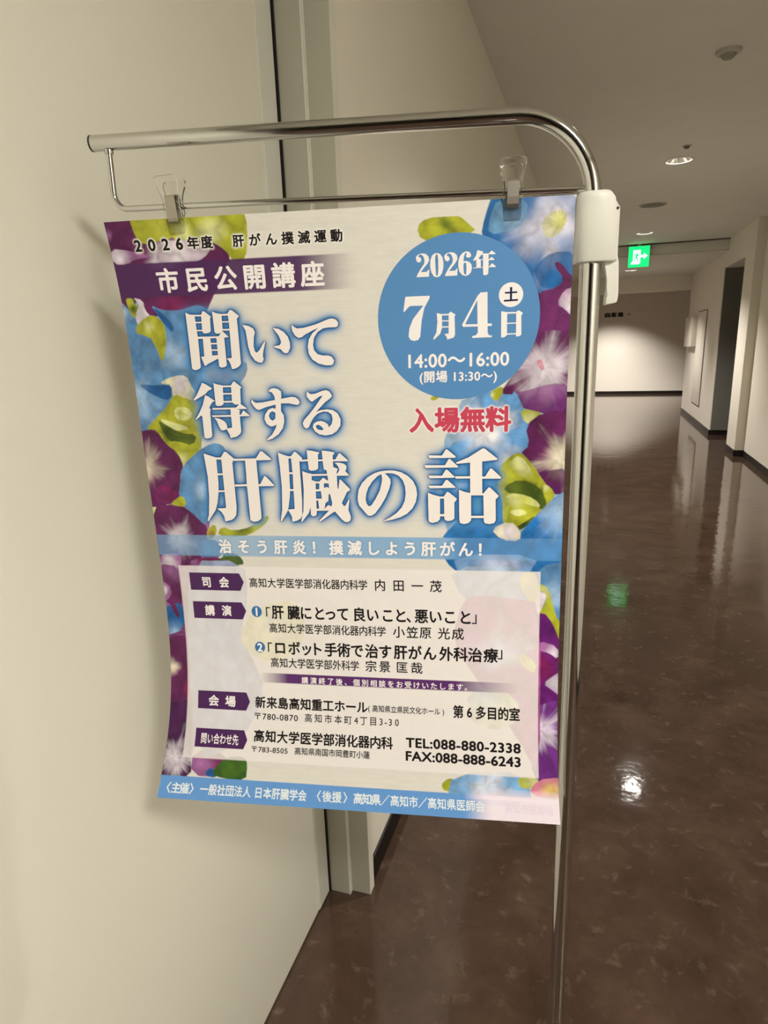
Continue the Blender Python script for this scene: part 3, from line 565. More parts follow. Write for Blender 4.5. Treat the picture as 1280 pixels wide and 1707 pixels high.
TEXT = [["year","c","2026年度",[34.4,51.0,67.6,84.0,100.4,116.6],27.2,13.15,0.035,1.0],["year","c","肝がん撲滅運動",[153.5,172.4,191.1,209.7,228.2,246.5,264.6],27.6,12.88,0.03,1.0],["band","c","市民公開講座",[62.7,98.1,133.0,167.4,201.3,234.8],66.8,25.82,0.03,1.0],["disc","s","14:00～16:00",[340.5,452.2],164.8,14.94,0.024,1],["disc","s","(開場 13:30～)",[353.1,439.1],182.9,9.83,0.025,1],["free","c","入場無料",[354.5,383.9,412.8,441.4],230.6,26.72,0.038,1.0],["strip","c","治そう肝炎！撲滅しよう肝がん！",[96.8,122.5,147.9,172.9,197.5,221.8,245.8,269.4,292.8,315.8,338.5,361.0,383.2,405.1,426.8],380.6,16.91,0.035,1.0],["tag","c","司会",[64.6,89.9],426.6,13.17,0.03,1.0],["tag","c","講演",[65.4,89.9],463.4,13.38,0.03,1.0],["tag","c","会場",[65.2,89.8],585.0,14.44,0.03,1.0],["tag","c","問い合わせ先",[53.7,62.9,72.0,81.1,90.2,99.2],638.2,14.73,0.02,0.68],["body","c","高知大学医学部消化器内科学",[131.5,144.2,156.8,169.4,181.8,194.1,206.3,218.5,230.5,242.5,254.4,266.2,278.0],426.2,12.14,0.012,1.0],["name","c","内田一茂",[299.9,323.3,346.4,369.1],426.0,14.06,0.012,1.0],["bold","c","肝臓にとって良いこと、悪いこと",[162.4,184.2,201.1,219.3,233.9,250.6,271.7,289.2,308.5,325.1,340.3,350.9,368.3,386.2,404.9],463.5,17.1,0.026,1.0],["bold","c","「",[143.3],466.1,17.17,0.005,1.0],["bold","c","」",[421.0],462.9,16.33,0.005,1.0],["body","c","高知大学医学部消化器内科学",[154.8,167.4,179.9,192.3,204.6,216.8,228.9,241.0,252.9,264.8,276.6,288.3,300.0],484.2,12.4,0.012,1.0],["name","c","小笠原光成",[322.3,339.3,355.8,378.6,395.8],484.2,14.4,0.012,1.0],["bold","c","ロボット手術で治す肝がん外科治療",[162.8,182.4,199.6,213.4,232.5,250.0,267.4,286.7,304.2,324.1,342.1,360.9,381.4,399.1,416.7,435.5],510.0,17.41,0.026,1.0],["bold","c","「",[142.9],512.5,17.51,0.005,1.0],["bold","c","」",[452.0],506.0,16.56,0.005,1.0],["body","c","高知大学医学部外科学",[154.5,167.0,179.5,191.8,204.0,216.2,228.2,240.2,252.1,263.9],529.8,12.67,0.012,1.0],["name","c","宗景匡哉",[285.4,303.3,325.5,344.2],529.5,14.38,0.012,1.0],["bar","c","講演終了後、個別相談をお受けいたします。",[195.8,207.7,219.4,231.1,242.7,254.2,265.7,277.1,288.4,299.6,310.8,321.9,332.9,343.8,354.7,365.6,376.3,387.0,397.7,408.2],551.8,8.66,0.02,1.0],["bold","c","新来島高知重工ホール",[133.0,149.1,165.0,180.8,196.5,212.0,227.4,242.7,257.9,272.9],584.3,15.4,0.026,1.0],["body","c","(高知県立県民文化ホール)",[281.8,289.9,298.0,306.1,314.1,322.1,330.1,338.0,345.9,353.7,361.6,369.4,377.1],585.2,9.15,0.012,1.0],["bold","c","第6多目的室",[395.8,409.7,423.5,437.2,450.8,464.3],584.1,16.41,0.025,1.0],["body","s","〒780-0870",[125.2,185.8],603.5,8.64,0.012,1],["body","c","高知市本町4丁目3-30",[200.2,213.8,227.2,240.6,253.8,264.6,274.5,287.2,297.4,303.6,309.5,318.0],602.4,11.72,0.008,1.0],["bold","c","高知大学医学部消化器内科",[132.3,148.6,164.8,180.9,196.8,212.6,228.3,243.9,259.3,274.7,289.9,305.0],630.8,16.47,0.026,1.0],["body","s","〒783-8505",[122.8,172.7],649.7,7.54,0.012,1],["body","c","高知県南国市岡豊町小蓮",[186.5,195.9,205.2,214.4,223.6,232.8,241.9,251.0,260.1,269.1,278.1],648.8,10.11,0.012,1.0],["bold","s","TEL:088-880-2338",[329.2,471.4],628.3,13.07,0.03,1],["bold","s","FAX:088-888-6243",[329.0,471.1],646.4,13.17,0.03,1],["foot","c","〈主催〉",[10.1,24.0,35.8,49.6],711.5,15.6,0.025,0.85],["foot","c","一般社団法人日本肝臓学会",[63.0,74.8,86.4,98.1,109.6,121.2,137.0,148.8,160.4,172.0,183.6,195.2],711.0,15.45,0.025,0.85],["foot","c","〈後援〉高知県",[213.5,227.6,240.3,254.8,267.8,279.2,290.6],710.0,15.25,0.025,0.85],["foot","c","／高知市／高知県医師会",[302.3,314.4,326.1,337.9,349.7,361.3,373.1,385.0,396.7,408.3,420.0],709.8,15.05,0.02,0.85],["ghost","c","高知市医師会",[454.5,464.3,474.2,484.0,493.8,503.5],709.6,13.97,0.02,1.0],["dot","c","1",[132.8],463.5,13.28,0.04,1.0],["dot","c","2",[134.4],510.2,13.54,0.04,1.0]]
DOT = [[132.8,463.5],[134.4,510.2]]
UNDER = [[[[-3.4,-7.1],[166.5,-4.1],[105.4,103.1],[63.8,156.1],[-31.7,98.2]],[92,30,76],[150,95,140],[66.3,48.6],54.4,0.4,1.0,0.12],[[[-4.6,82.2],[111.4,86.7],[89.7,198.4],[72.2,276.5],[-6.4,246.8]],[158,184,206],[88,132,172],[32.6,155.3],54.4,0.3,1.0,0.12],[[[-2.8,225.2],[81.8,198.2],[72.1,373.0],[-1.5,381.5]],[205,204,135],[150,95,140],[36.0,298.4],47.6,0.3,1.0,0.12],[[[8.8,320.7],[81.2,335.4],[67.6,407.4],[40.1,450.8],[44.3,699.0],[-10.2,702.7],[-13.5,532.9]],[150,95,140],[92,30,76],[8.2,491.4],61.2,0.4,1.0,0.12],[[[469.3,66.9],[527.6,69.5],[528.5,319.7],[482.2,306.0],[453.7,198.9]],[92,30,76],[150,95,140],[491.5,167.5],61.2,0.4,1.0,0.12],[[[383.9,217.4],[453.6,192.4],[515.7,226.1],[522.4,431.7],[422.1,405.0],[376.0,362.4]],[158,184,206],[88,132,172],[448.6,299.2],61.2,0.3,1.0,0.12],[[[486.2,389.6],[521.1,389.1],[521.4,682.8],[485.9,685.3]],[92,30,76],[150,95,140],[507.6,512.9],61.2,0.4,1.0,0.12]]
ART = [[[[-7.0,-7.3],[31.7,-5.2],[33.2,16.9],[53.4,23.2],[78.8,21.8],[119.7,31.6],[135.9,36.2],[135.1,51.7],[-8.8,51.8]],[92,30,76],[222,210,212],[61.6,43.1],28.6,0.35,1.0,0.12],[[[-0.8,0.9],[12.0,1.5],[4.2,19.4],[-2.3,27.0]],[92,30,76],[150,95,140],[1.3,14.0],9.5,0.3,1.0,0.12],[[[0.1,29.1],[22.2,32.1],[49.8,40.0],[27.4,41.5],[16.4,47.0],[0.1,46.2]],[150,95,140],[222,210,212],[6.0,37.9],20.4,0.3,1.0,0.12],[[[31.0,-5.2],[82.8,-4.3],[81.9,13.6],[75.3,21.7],[58.4,23.4],[40.4,26.4],[33.8,17.6]],[166,166,44],[188,184,70],[61.5,9.3],20.4,0.1,1.0,0.12],[[[95.2,-3.6],[162.1,-1.8],[164.0,14.7],[158.3,47.6],[144.1,48.2],[136.7,35.6],[120.7,25.2],[98.1,25.4]],[166,166,44],[205,204,135],[123.7,15.8],23.1,0.15,1.0,0.12],[[[80.2,-5.1],[106.3,-3.6],[101.6,29.4],[75.2,25.5]],[166,166,44],[205,204,135],[91.0,14.1],15.0,0.1,1.0,0.12],[[[62.7,23.6],[99.7,24.2],[120.9,32.9],[110.5,44.1],[93.9,49.2],[50.3,47.9],[55.3,38.2]],[190,170,178],[222,210,212],[82.6,39.5],20.4,0.2,1.0,0.12],[[[1.4,83.1],[106.7,83.2],[102.5,97.0],[88.3,102.5],[71.7,103.3],[57.0,100.0],[42.2,106.3],[32.0,103.2],[27.3,95.6],[27.8,88.9],[15.7,84.3]],[92,30,76],[118,28,78],[62.3,91.5],27.2,0.1,1.0,0.12],[[[-4.8,82.9],[7.0,96.9],[14.3,106.6],[15.5,116.9],[11.3,131.2],[-4.4,130.7]],[88,132,172],[158,184,206],[-0.5,99.3],13.6,0.2,1.0,0.12],[[[5.8,84.0],[14.9,84.3],[16.2,93.1],[21.8,92.0],[18.1,103.4],[12.5,107.9],[7.1,96.2]],[166,166,44],[84,98,28],[13.2,96.4],6.8,0,1.0,0.12],[[[14.9,84.3],[27.2,88.2],[27.5,98.3],[33.2,105.3],[19.8,115.0],[15.0,111.4],[15.0,103.3],[22.6,92.0]],[222,210,212],[222,210,212],[21.9,99.7],13.6,0,1.0,0.12],[[[36.7,94.6],[49.2,101.1],[71.8,102.6],[85.9,98.4],[95.1,97.4],[105.4,103.1],[90.8,156.8],[86.6,191.3],[50.4,196.2],[36.2,172.8],[35.2,148.4],[48.6,128.2],[49.0,111.2]],[88,132,172],[158,184,206],[57.1,149.0],25.8,0.35,1.0,0.12],[[[36.7,94.6],[49.1,101.8],[61.7,118.4],[58.3,125.1],[47.5,111.2]],[30,88,142],[30,88,142],[50.6,110.2],13.6,0,1.0,0.12],[[[98.5,99.5],[231.7,104.4],[257.0,154.6],[167.5,186.1],[82.7,191.2]],[88,132,172],[88,132,172],[125.1,157.7],61.2,0.1,0.0,0.12],[[[87.9,149.9],[147.6,158.3],[147.6,173.3],[133.2,188.8],[82.3,194.7]],[88,132,172],[30,88,142],[116.7,164.4],34.0,0.2,0.8,0.12],[[[14.0,116.9],[29.1,106.5],[39.2,106.1],[48.5,114.6],[49.4,128.2],[44.6,148.7],[38.6,156.8],[36.3,141.6],[27.3,129.6],[14.0,125.1]],[166,166,44],[205,204,135],[31.0,117.4],10.9,0.2,1.0,0.12],[[[-10.8,130.5],[27.3,129.6],[35.2,148.4],[37.9,183.3],[47.2,190.5],[47.6,199.0],[26.8,219.9],[7.6,238.3],[-0.9,244.0],[-18.5,243.8]],[88,132,172],[158,184,206],[2.5,202.4],37.4,0.5,1.0,0.12],[[[2.5,182.5],[29.6,185.2],[49.8,183.6],[46.8,198.9],[38.2,203.0],[18.6,193.4]],[30,88,142],[88,132,172],[4.6,189.6],20.4,0.2,1.0,0.12],[[[36.6,181.2],[53.3,175.3],[69.1,174.9],[73.7,187.6],[79.1,194.7],[77.6,206.6],[60.6,209.1],[48.4,199.0],[49.6,184.9],[37.8,184.0]],[206,200,160],[222,210,212],[60.0,183.8],17.7,0.1,1.0,0.12],[[[50.2,197.6],[65.4,203.5],[76.9,206.5],[83.2,219.3],[80.1,251.3],[66.4,270.7],[53.0,284.5],[43.2,277.8],[29.8,255.9],[19.8,250.7],[7.6,238.3],[26.5,222.0],[40.2,211.6]],[166,166,44],[84,98,28],[38.4,241.5],17.7,0.3,1.0,0.12],[[[26.3,223.4],[42.0,228.0],[67.6,235.5],[52.6,239.6],[36.9,235.1]],[205,204,135],[205,204,135],[45.1,232.3],13.6,0,1.0,0.12],[[[23.6,224.8],[34.1,231.4],[52.3,241.7],[74.7,243.4],[68.2,256.3],[43.8,256.0],[32.1,245.8]],[84,98,28],[60,76,20],[43.5,245.9],20.4,0.3,1.0,0.12],[[[48.3,211.7],[66.0,210.6],[72.7,220.6],[62.2,227.5],[48.1,224.5]],[205,204,135],[166,166,44],[55.5,217.5],9.5,0.3,1.0,0.12],[[[32.7,253.0],[46.9,251.0],[70.4,258.4],[73.1,269.3],[52.9,285.2],[44.2,276.4]],[166,166,44],[205,204,135],[49.7,272.8],13.6,0.2,1.0,0.12],[[[-10.2,244.6],[11.5,239.8],[21.2,241.3],[29.8,255.9],[44.7,266.9],[50.6,283.7],[42.7,293.2],[44.8,307.2],[41.6,317.6],[23.3,326.6],[1.2,329.7],[-13.7,329.7]],[92,30,76],[222,210,180],[0.5,282.0],28.6,0.45,1.0,0.12],[[[11.4,304.3],[30.5,307.2],[41.6,317.6],[24.1,326.6],[4.3,326.7]],[118,28,78],[92,30,76],[16.2,316.9],20.4,0.1,1.0,0.12],[[[50.7,283.0],[73.5,265.7],[92.4,256.5],[104.9,258.7],[109.5,267.4],[88.3,291.2],[76.9,348.8],[64.3,348.9],[49.7,331.8],[41.6,317.6],[45.5,302.8]],[88,132,172],[158,184,206],[74.5,309.5],23.1,0.45,1.0,0.12],[[[27.5,326.6],[46.1,316.1],[49.7,331.8],[31.2,330.3]],[166,166,44],[166,166,44],[38.7,326.2],6.8,0,1.0,0.12],[[[-3.2,329.7],[39.8,330.3],[55.5,339.2],[64.3,348.9],[75.8,357.8],[70.8,395.8],[-8.0,420.4]],[92,30,76],[222,210,212],[33.3,373.4],27.2,0.45,1.0,0.12],[[[73.9,359.4],[85.7,352.5],[87.6,363.7],[78.0,372.9],[72.1,373.0]],[166,166,44],[150,120,50],[79.5,364.3],6.8,0,1.0,0.12],[[[88.8,367.5],[97.0,355.4],[111.3,361.3],[136.5,355.8],[156.4,340.9],[158.2,348.3],[139.9,361.8],[122.9,367.9]],[166,166,44],[84,98,28],[119.9,357.5],20.4,0,1.0,0.12],[[[59.3,373.1],[89.0,372.8],[92.7,391.7],[72.9,399.6],[56.6,392.2]],[92,110,160],[88,132,172],[74.2,385.9],13.6,0,1.0,0.12],[[[-3.4,393.1],[32.5,390.2],[29.9,408.0],[6.0,424.0],[-1.2,412.5]],[150,95,140],[222,210,212],[15.9,400.5],17.0,0.3,1.0,0.12],[[[41.8,404.7],[48.9,397.7],[77.9,394.2],[92.0,397.0],[82.5,405.6]],[118,28,78],[150,95,140],[48.3,402.3],13.6,0,1.0,0.12],[[[67.8,405.8],[92.2,395.5],[93.0,388.6],[109.8,389.2],[119.0,396.6],[119.8,405.0]],[60,84,44],[84,98,28],[100.4,396.8],20.4,0.1,1.0,0.12],[[[-5.4,404.7],[28.1,408.1],[27.0,455.0],[11.7,461.0],[-1.7,451.8]],[92,30,76],[150,95,140],[14.1,412.2],20.4,0.3,1.0,0.12],[[[-3.1,424.2],[13.1,437.2],[3.7,452.4],[-5.4,451.9]],[150,95,140],[222,210,212],[-1.9,439.9],9.5,0,1.0,0.12],[[[-4.9,461.4],[27.2,453.4],[25.9,489.3],[-6.5,500.0]],[30,88,142],[158,184,206],[9.5,497.8],23.1,0.1,1.0,0.12],[[[7.1,453.9],[14.3,455.3],[19.5,471.9],[16.3,476.0],[7.7,463.4]],[92,30,76],[92,30,76],[13.0,464.1],6.1,0,1.0,0.12],[[[-6.9,504.9],[21.5,497.5],[28.0,506.9],[28.2,593.2],[16.0,614.9],[-8.3,595.0]],[92,30,76],[222,210,180],[1.2,540.5],16.3,0.3,1.0,0.12],[[[13.2,541.7],[28.9,541.0],[29.0,590.7],[17.5,572.9]],[118,28,78],[92,30,76],[23.0,556.1],20.4,0.2,1.0,0.12],[[[-11.2,594.3],[14.4,589.7],[30.7,587.2],[35.4,647.8],[42.6,699.1],[-10.2,702.7],[-8.6,650.4]],[66,24,66],[222,210,212],[15.4,667.9],31.3,0.8,1.0,0.12],[[[39.9,656.1],[90.0,657.3],[85.3,692.8],[41.6,692.2]],[150,95,140],[118,28,78],[78.6,670.8],24.5,0.2,1.0,0.12],[[[60.0,691.0],[66.8,678.4],[78.1,688.1],[75.5,694.3]],[30,88,142],[30,88,142],[70.1,687.9],6.8,0,1.0,0.12],[[[69.7,688.6],[79.6,672.5],[90.6,663.2],[114.1,661.8],[118.3,672.6],[117.9,695.7],[85.4,693.6]],[52,92,34],[70,100,30],[96.5,678.3],27.2,0.1,1.0,0.12],[[[433.4,-4.2],[522.6,-4.8],[525.6,87.6],[511.1,105.4],[482.9,96.9],[461.0,77.5],[449.1,56.2],[435.1,45.8],[422.4,37.8],[425.6,19.9]],[40,104,160],[214,208,214],[495.0,27.2],59.8,0.25,1.0,0.12],[[[427.5,20.0],[436.0,-1.1],[466.4,0.7],[464.6,25.6],[449.5,32.6],[427.9,35.1]],[98,140,172],[130,160,185],[455.3,23.9],20.4,0.1,1.0,0.12],[[[478.6,67.3],[493.5,55.9],[517.8,57.0],[516.4,87.2],[485.9,94.6],[475.9,76.3]],[18,86,140],[24,92,148],[494.8,73.0],34.0,0.1,0.75,0.12],[[[480.8,22.3],[500.0,11.5],[507.9,21.9],[499.9,39.4],[485.5,42.2]],[205,198,150],[190,186,60],[499.7,26.2],17.7,0.5,0.8,0.12],[[[353.4,23.9],[363.0,15.3],[386.9,15.4],[396.3,15.3],[404.6,23.0],[413.5,31.3],[380.8,38.2],[358.4,37.1]],[166,166,44],[84,98,28],[382.0,23.0],15.0,0.2,1.0,0.12],[[[480.4,96.8],[501.3,92.7],[507.1,84.4],[496.6,71.2],[498.9,67.6],[503.9,69.7],[514.4,83.5],[525.6,87.6],[529.3,168.5],[485.2,167.3]],[92,30,76],[110,40,96],[496.3,123.5],40.8,0.3,1.0,0.12],[[[500.8,109.4],[507.6,95.4],[518.5,92.2],[518.1,124.3],[509.7,114.6]],[170,140,160],[222,210,212],[517.4,108.8],17.7,0.2,1.0,0.12],[[[481.8,138.7],[525.1,143.2],[528.4,226.3],[496.4,225.2],[474.9,219.6],[463.8,216.1],[457.7,203.5],[452.6,212.0],[446.0,211.8],[436.1,213.0],[453.5,189.8],[470.9,160.6]],[92,30,76],[222,210,212],[490.5,175.2],43.5,0.6,1.0,0.12],[[[480.7,168.5],[487.0,166.1],[490.6,177.7],[485.5,177.6]],[190,70,90],[190,130,140],[485.9,172.5],5.4,0.3,0.6,0.12],[[[456.3,202.9],[475.7,199.3],[495.5,193.3],[517.7,193.8],[515.0,224.8],[486.7,224.4],[464.4,216.1]],[104,44,104],[150,95,140],[489.1,193.1],32.6,0.4,0.85,0.12],[[[414.2,209.9],[430.7,201.7],[453.8,208.1],[457.6,202.2],[465.8,218.8],[474.2,244.0],[478.5,260.1],[466.8,270.0],[451.7,280.1],[431.7,299.1],[383.5,299.0],[376.7,268.0],[395.3,257.9],[402.2,231.0]],[96,146,190],[226,222,222],[426.5,248.8],46.2,0.45,1.0,0.12],[[[430.1,201.7],[445.7,193.5],[445.9,204.0],[438.1,212.4]],[166,166,44],[205,204,135],[432.7,203.7],5.4,0,1.0,0.12],[[[464.5,218.7],[491.9,225.1],[481.8,234.8],[470.1,236.0]],[166,166,44],[205,204,135],[473.9,232.1],13.6,0.1,1.0,0.12],[[[490.0,226.4],[525.2,225.0],[524.9,309.5],[500.9,314.2],[492.0,303.3],[481.8,292.4],[466.8,270.0],[477.8,260.7],[472.1,240.7]],[92,30,76],[222,210,180],[511.5,275.7],34.0,0.5,1.0,0.12],[[[481.8,292.4],[496.2,289.1],[517.7,285.8],[515.2,309.5],[500.9,313.6],[490.7,302.6]],[88,30,92],[92,30,76],[500.5,298.8],27.2,0.2,0.8,0.12],[[[466.8,270.0],[478.3,282.2],[492.0,302.6],[505.6,319.0],[492.8,333.5],[479.8,347.5],[456.2,354.6],[444.5,349.1],[443.2,299.1],[445.7,285.5],[454.9,275.3]],[166,166,44],[84,98,28],[482.4,316.3],20.4,0.45,1.0,0.12],[[[447.4,307.4],[467.3,297.8],[488.8,307.4],[497.2,323.8],[491.5,334.9],[477.2,323.9],[455.6,315.7]],[84,98,28],[60,76,20],[482.4,317.0],20.4,0.3,1.0,0.12],[[[445.4,315.7],[463.6,314.3],[479.2,321.1],[491.4,332.1],[479.7,346.1],[461.7,357.4],[445.2,349.1]],[166,166,44],[205,204,135],[463.8,323.2],15.0,0.35,1.0,0.12],[[[453.2,335.1],[469.4,332.2],[476.2,337.7],[464.1,342.0]],[205,204,135],[205,204,135],[465.7,336.7],6.8,0,1.0,0.12],[[[457.6,356.7],[471.0,348.9],[484.9,339.1],[479.1,348.8],[468.5,357.3]],[84,98,28],[50,66,20],[472.3,350.2],9.5,0.1,1.0,0.12],[[[492.0,303.3],[500.7,307.4],[506.3,318.3],[497.2,325.2],[493.0,316.3]],[166,166,44],[205,204,135],[494.1,307.4],9.5,0.3,1.0,0.12],[[[466.8,270.0],[481.8,292.4],[488.7,303.3],[475.4,299.2],[455.1,287.6],[453.7,278.7]],[166,166,44],[205,204,135],[469.7,282.2],19.0,0.1,1.0,0.12],[[[447.5,318.4],[465.7,314.3],[483.8,321.1],[490.7,330.7],[479.4,328.7],[462.4,321.9]],[205,204,135],[190,190,80],[471.6,322.5],19.0,0,1.0,0.12],[[[375.9,369.6],[386.7,355.2],[407.8,337.4],[421.4,299.1],[445.4,312.9],[448.0,354.7],[456.4,368.7]],[44,110,166],[60,140,150],[425.0,319.9],27.2,0.2,1.0,0.12],[[[505.6,319.0],[528.2,309.5],[529.2,431.6],[502.1,428.6],[400.8,406.8],[386.5,394.7],[379.5,373.2],[414.9,365.6],[463.2,366.5],[477.8,348.9],[491.5,333.5]],[36,106,166],[158,184,206],[512.8,336.9],40.8,0.4,1.0,0.12],[[[434.3,356.2],[456.1,346.2],[468.5,358.0],[467.4,370.0],[446.8,368.8]],[222,210,180],[222,210,212],[454.7,359.8],13.6,0,1.0,0.12],[[[390.1,387.4],[490.8,386.0],[474.4,414.8],[399.4,416.3]],[130,160,190],[200,200,214],[443.1,401.0],34.0,0.3,0.7,0.12],[[[489.8,400.2],[524.5,392.5],[527.2,475.2],[509.8,461.1],[491.7,421.6]],[88,132,172],[158,184,206],[509.0,432.1],20.4,0.3,1.0,0.12],[[[488.2,419.6],[502.0,425.0],[509.7,457.4],[516.8,468.2],[515.3,490.3],[496.2,465.1],[487.3,439.8]],[166,166,44],[205,204,135],[495.4,432.4],15.0,0.2,1.0,0.12],[[[487.1,428.9],[500.1,432.3],[495.7,446.9],[489.2,461.6]],[222,210,212],[222,210,212],[493.1,442.4],13.6,0,1.0,0.12],[[[485.8,465.4],[495.9,454.1],[508.0,469.9],[517.5,496.1],[519.1,600.0],[487.4,601.7]],[96,28,100],[118,28,78],[497.3,520.8],27.2,0.3,1.0,0.12],[[[491.9,489.6],[514.1,496.3],[514.5,512.6],[503.9,504.1],[492.1,502.2]],[150,95,140],[222,210,212],[510.9,505.3],16.3,0.2,1.0,0.12],[[[497.7,543.4],[511.4,531.5],[518.2,527.4],[517.4,557.8],[508.2,550.6]],[180,150,180],[222,210,212],[513.7,542.7],13.6,0.2,1.0,0.12],[[[486.0,574.6],[522.3,561.3],[521.5,678.8],[484.6,681.4]],[104,44,116],[226,212,222],[493.1,601.4],35.4,0.9,1.0,0.12],[[[372.9,682.6],[382.8,673.7],[390.2,675.6],[385.3,691.6],[376.4,691.4]],[166,166,44],[166,166,44],[381.6,682.9],6.8,0,1.0,0.12],[[[388.2,666.0],[479.5,660.0],[481.5,706.0],[379.7,709.4]],[120,164,200],[214,216,224],[429.8,679.5],32.6,0.5,1.0,0.12],[[[466.5,666.4],[490.1,664.9],[493.3,678.3],[470.3,683.2]],[170,172,60],[205,204,135],[486.3,673.2],15.0,0,1.0,0.12],[[[490.0,668.9],[522.0,663.5],[520.9,694.9],[478.6,689.9]],[205,120,140],[226,190,110],[505.9,682.3],17.7,0.1,1.0,0.12],[[[364.2,206.4],[369.7,202.5],[377.1,204.6],[368.2,209.8]],[166,166,44],[166,166,44],[369.8,205.8],6.1,0,1.0,0.12],[[[44.0,407.8],[118.8,406.5],[120.6,448.8],[106.4,496.3],[122.0,527.7],[138.1,567.4],[105.4,635.3],[47.9,664.2],[29.3,531.2]],[150,160,185],[120,150,180],[80.0,497.2],47.6,0.3,1.0,0.12],[[[102.0,496.4],[135.2,456.2],[194.0,447.0],[199.5,493.2],[173.2,525.7],[130.6,527.3]],[205,200,90],[215,210,140],[149.9,487.0],34.0,0.1,1.0,0.12],[[[382.9,402.0],[477.6,400.4],[485.3,439.9],[478.6,451.0],[443.6,440.9],[415.2,437.9],[404.4,444.1]],[150,170,190],[170,185,200],[436.2,411.9],40.8,0.2,1.0,0.12],[[[404.4,445.5],[422.3,439.9],[464.6,444.0],[490.3,447.0],[491.6,660.8],[466.0,606.8],[415.4,531.7],[391.2,494.5]],[170,90,140],[200,205,215],[447.8,503.9],42.2,0.4,1.0,0.12],[[[469.0,503.1],[490.3,517.3],[487.0,532.5],[469.2,518.1]],[215,205,110],[215,205,110],[478.9,517.7],13.6,0,1.0,0.12],[[[404.3,555.3],[451.6,553.1],[473.2,575.2],[458.8,603.3],[415.0,605.7]],[190,195,150],[160,185,190],[422.6,562.2],34.0,0.2,1.0,0.12],[[[470.9,407.7],[489.3,407.3],[488.8,443.4],[478.4,440.0],[467.7,422.1]],[205,195,110],[215,205,150],[479.0,424.1],16.3,0,1.0,0.12]]
BX = {"band":[[2.2,46.8],[1.1,84.5],[249.3,47.4],[247.0,84.3],[301.5,83.3]],"strip":[[8.0,367.5],[42.3,393.4],[384.9,365.9],[384.8,392.2],[512.4,393.2]],"panel":[25.8,406.2,492,667.1],"bar":[[190.3,544.4],[190.0,557.5],[452.5,543.0],[452.5,556.0],[132.0,551.2],[468.2,550.0]],"foot":[[38.3,694.5],[382.0,693.4],[427.7,700.1]],"botbox":[41.6,668.8],"disc":[395.4,119.6,88.3]}
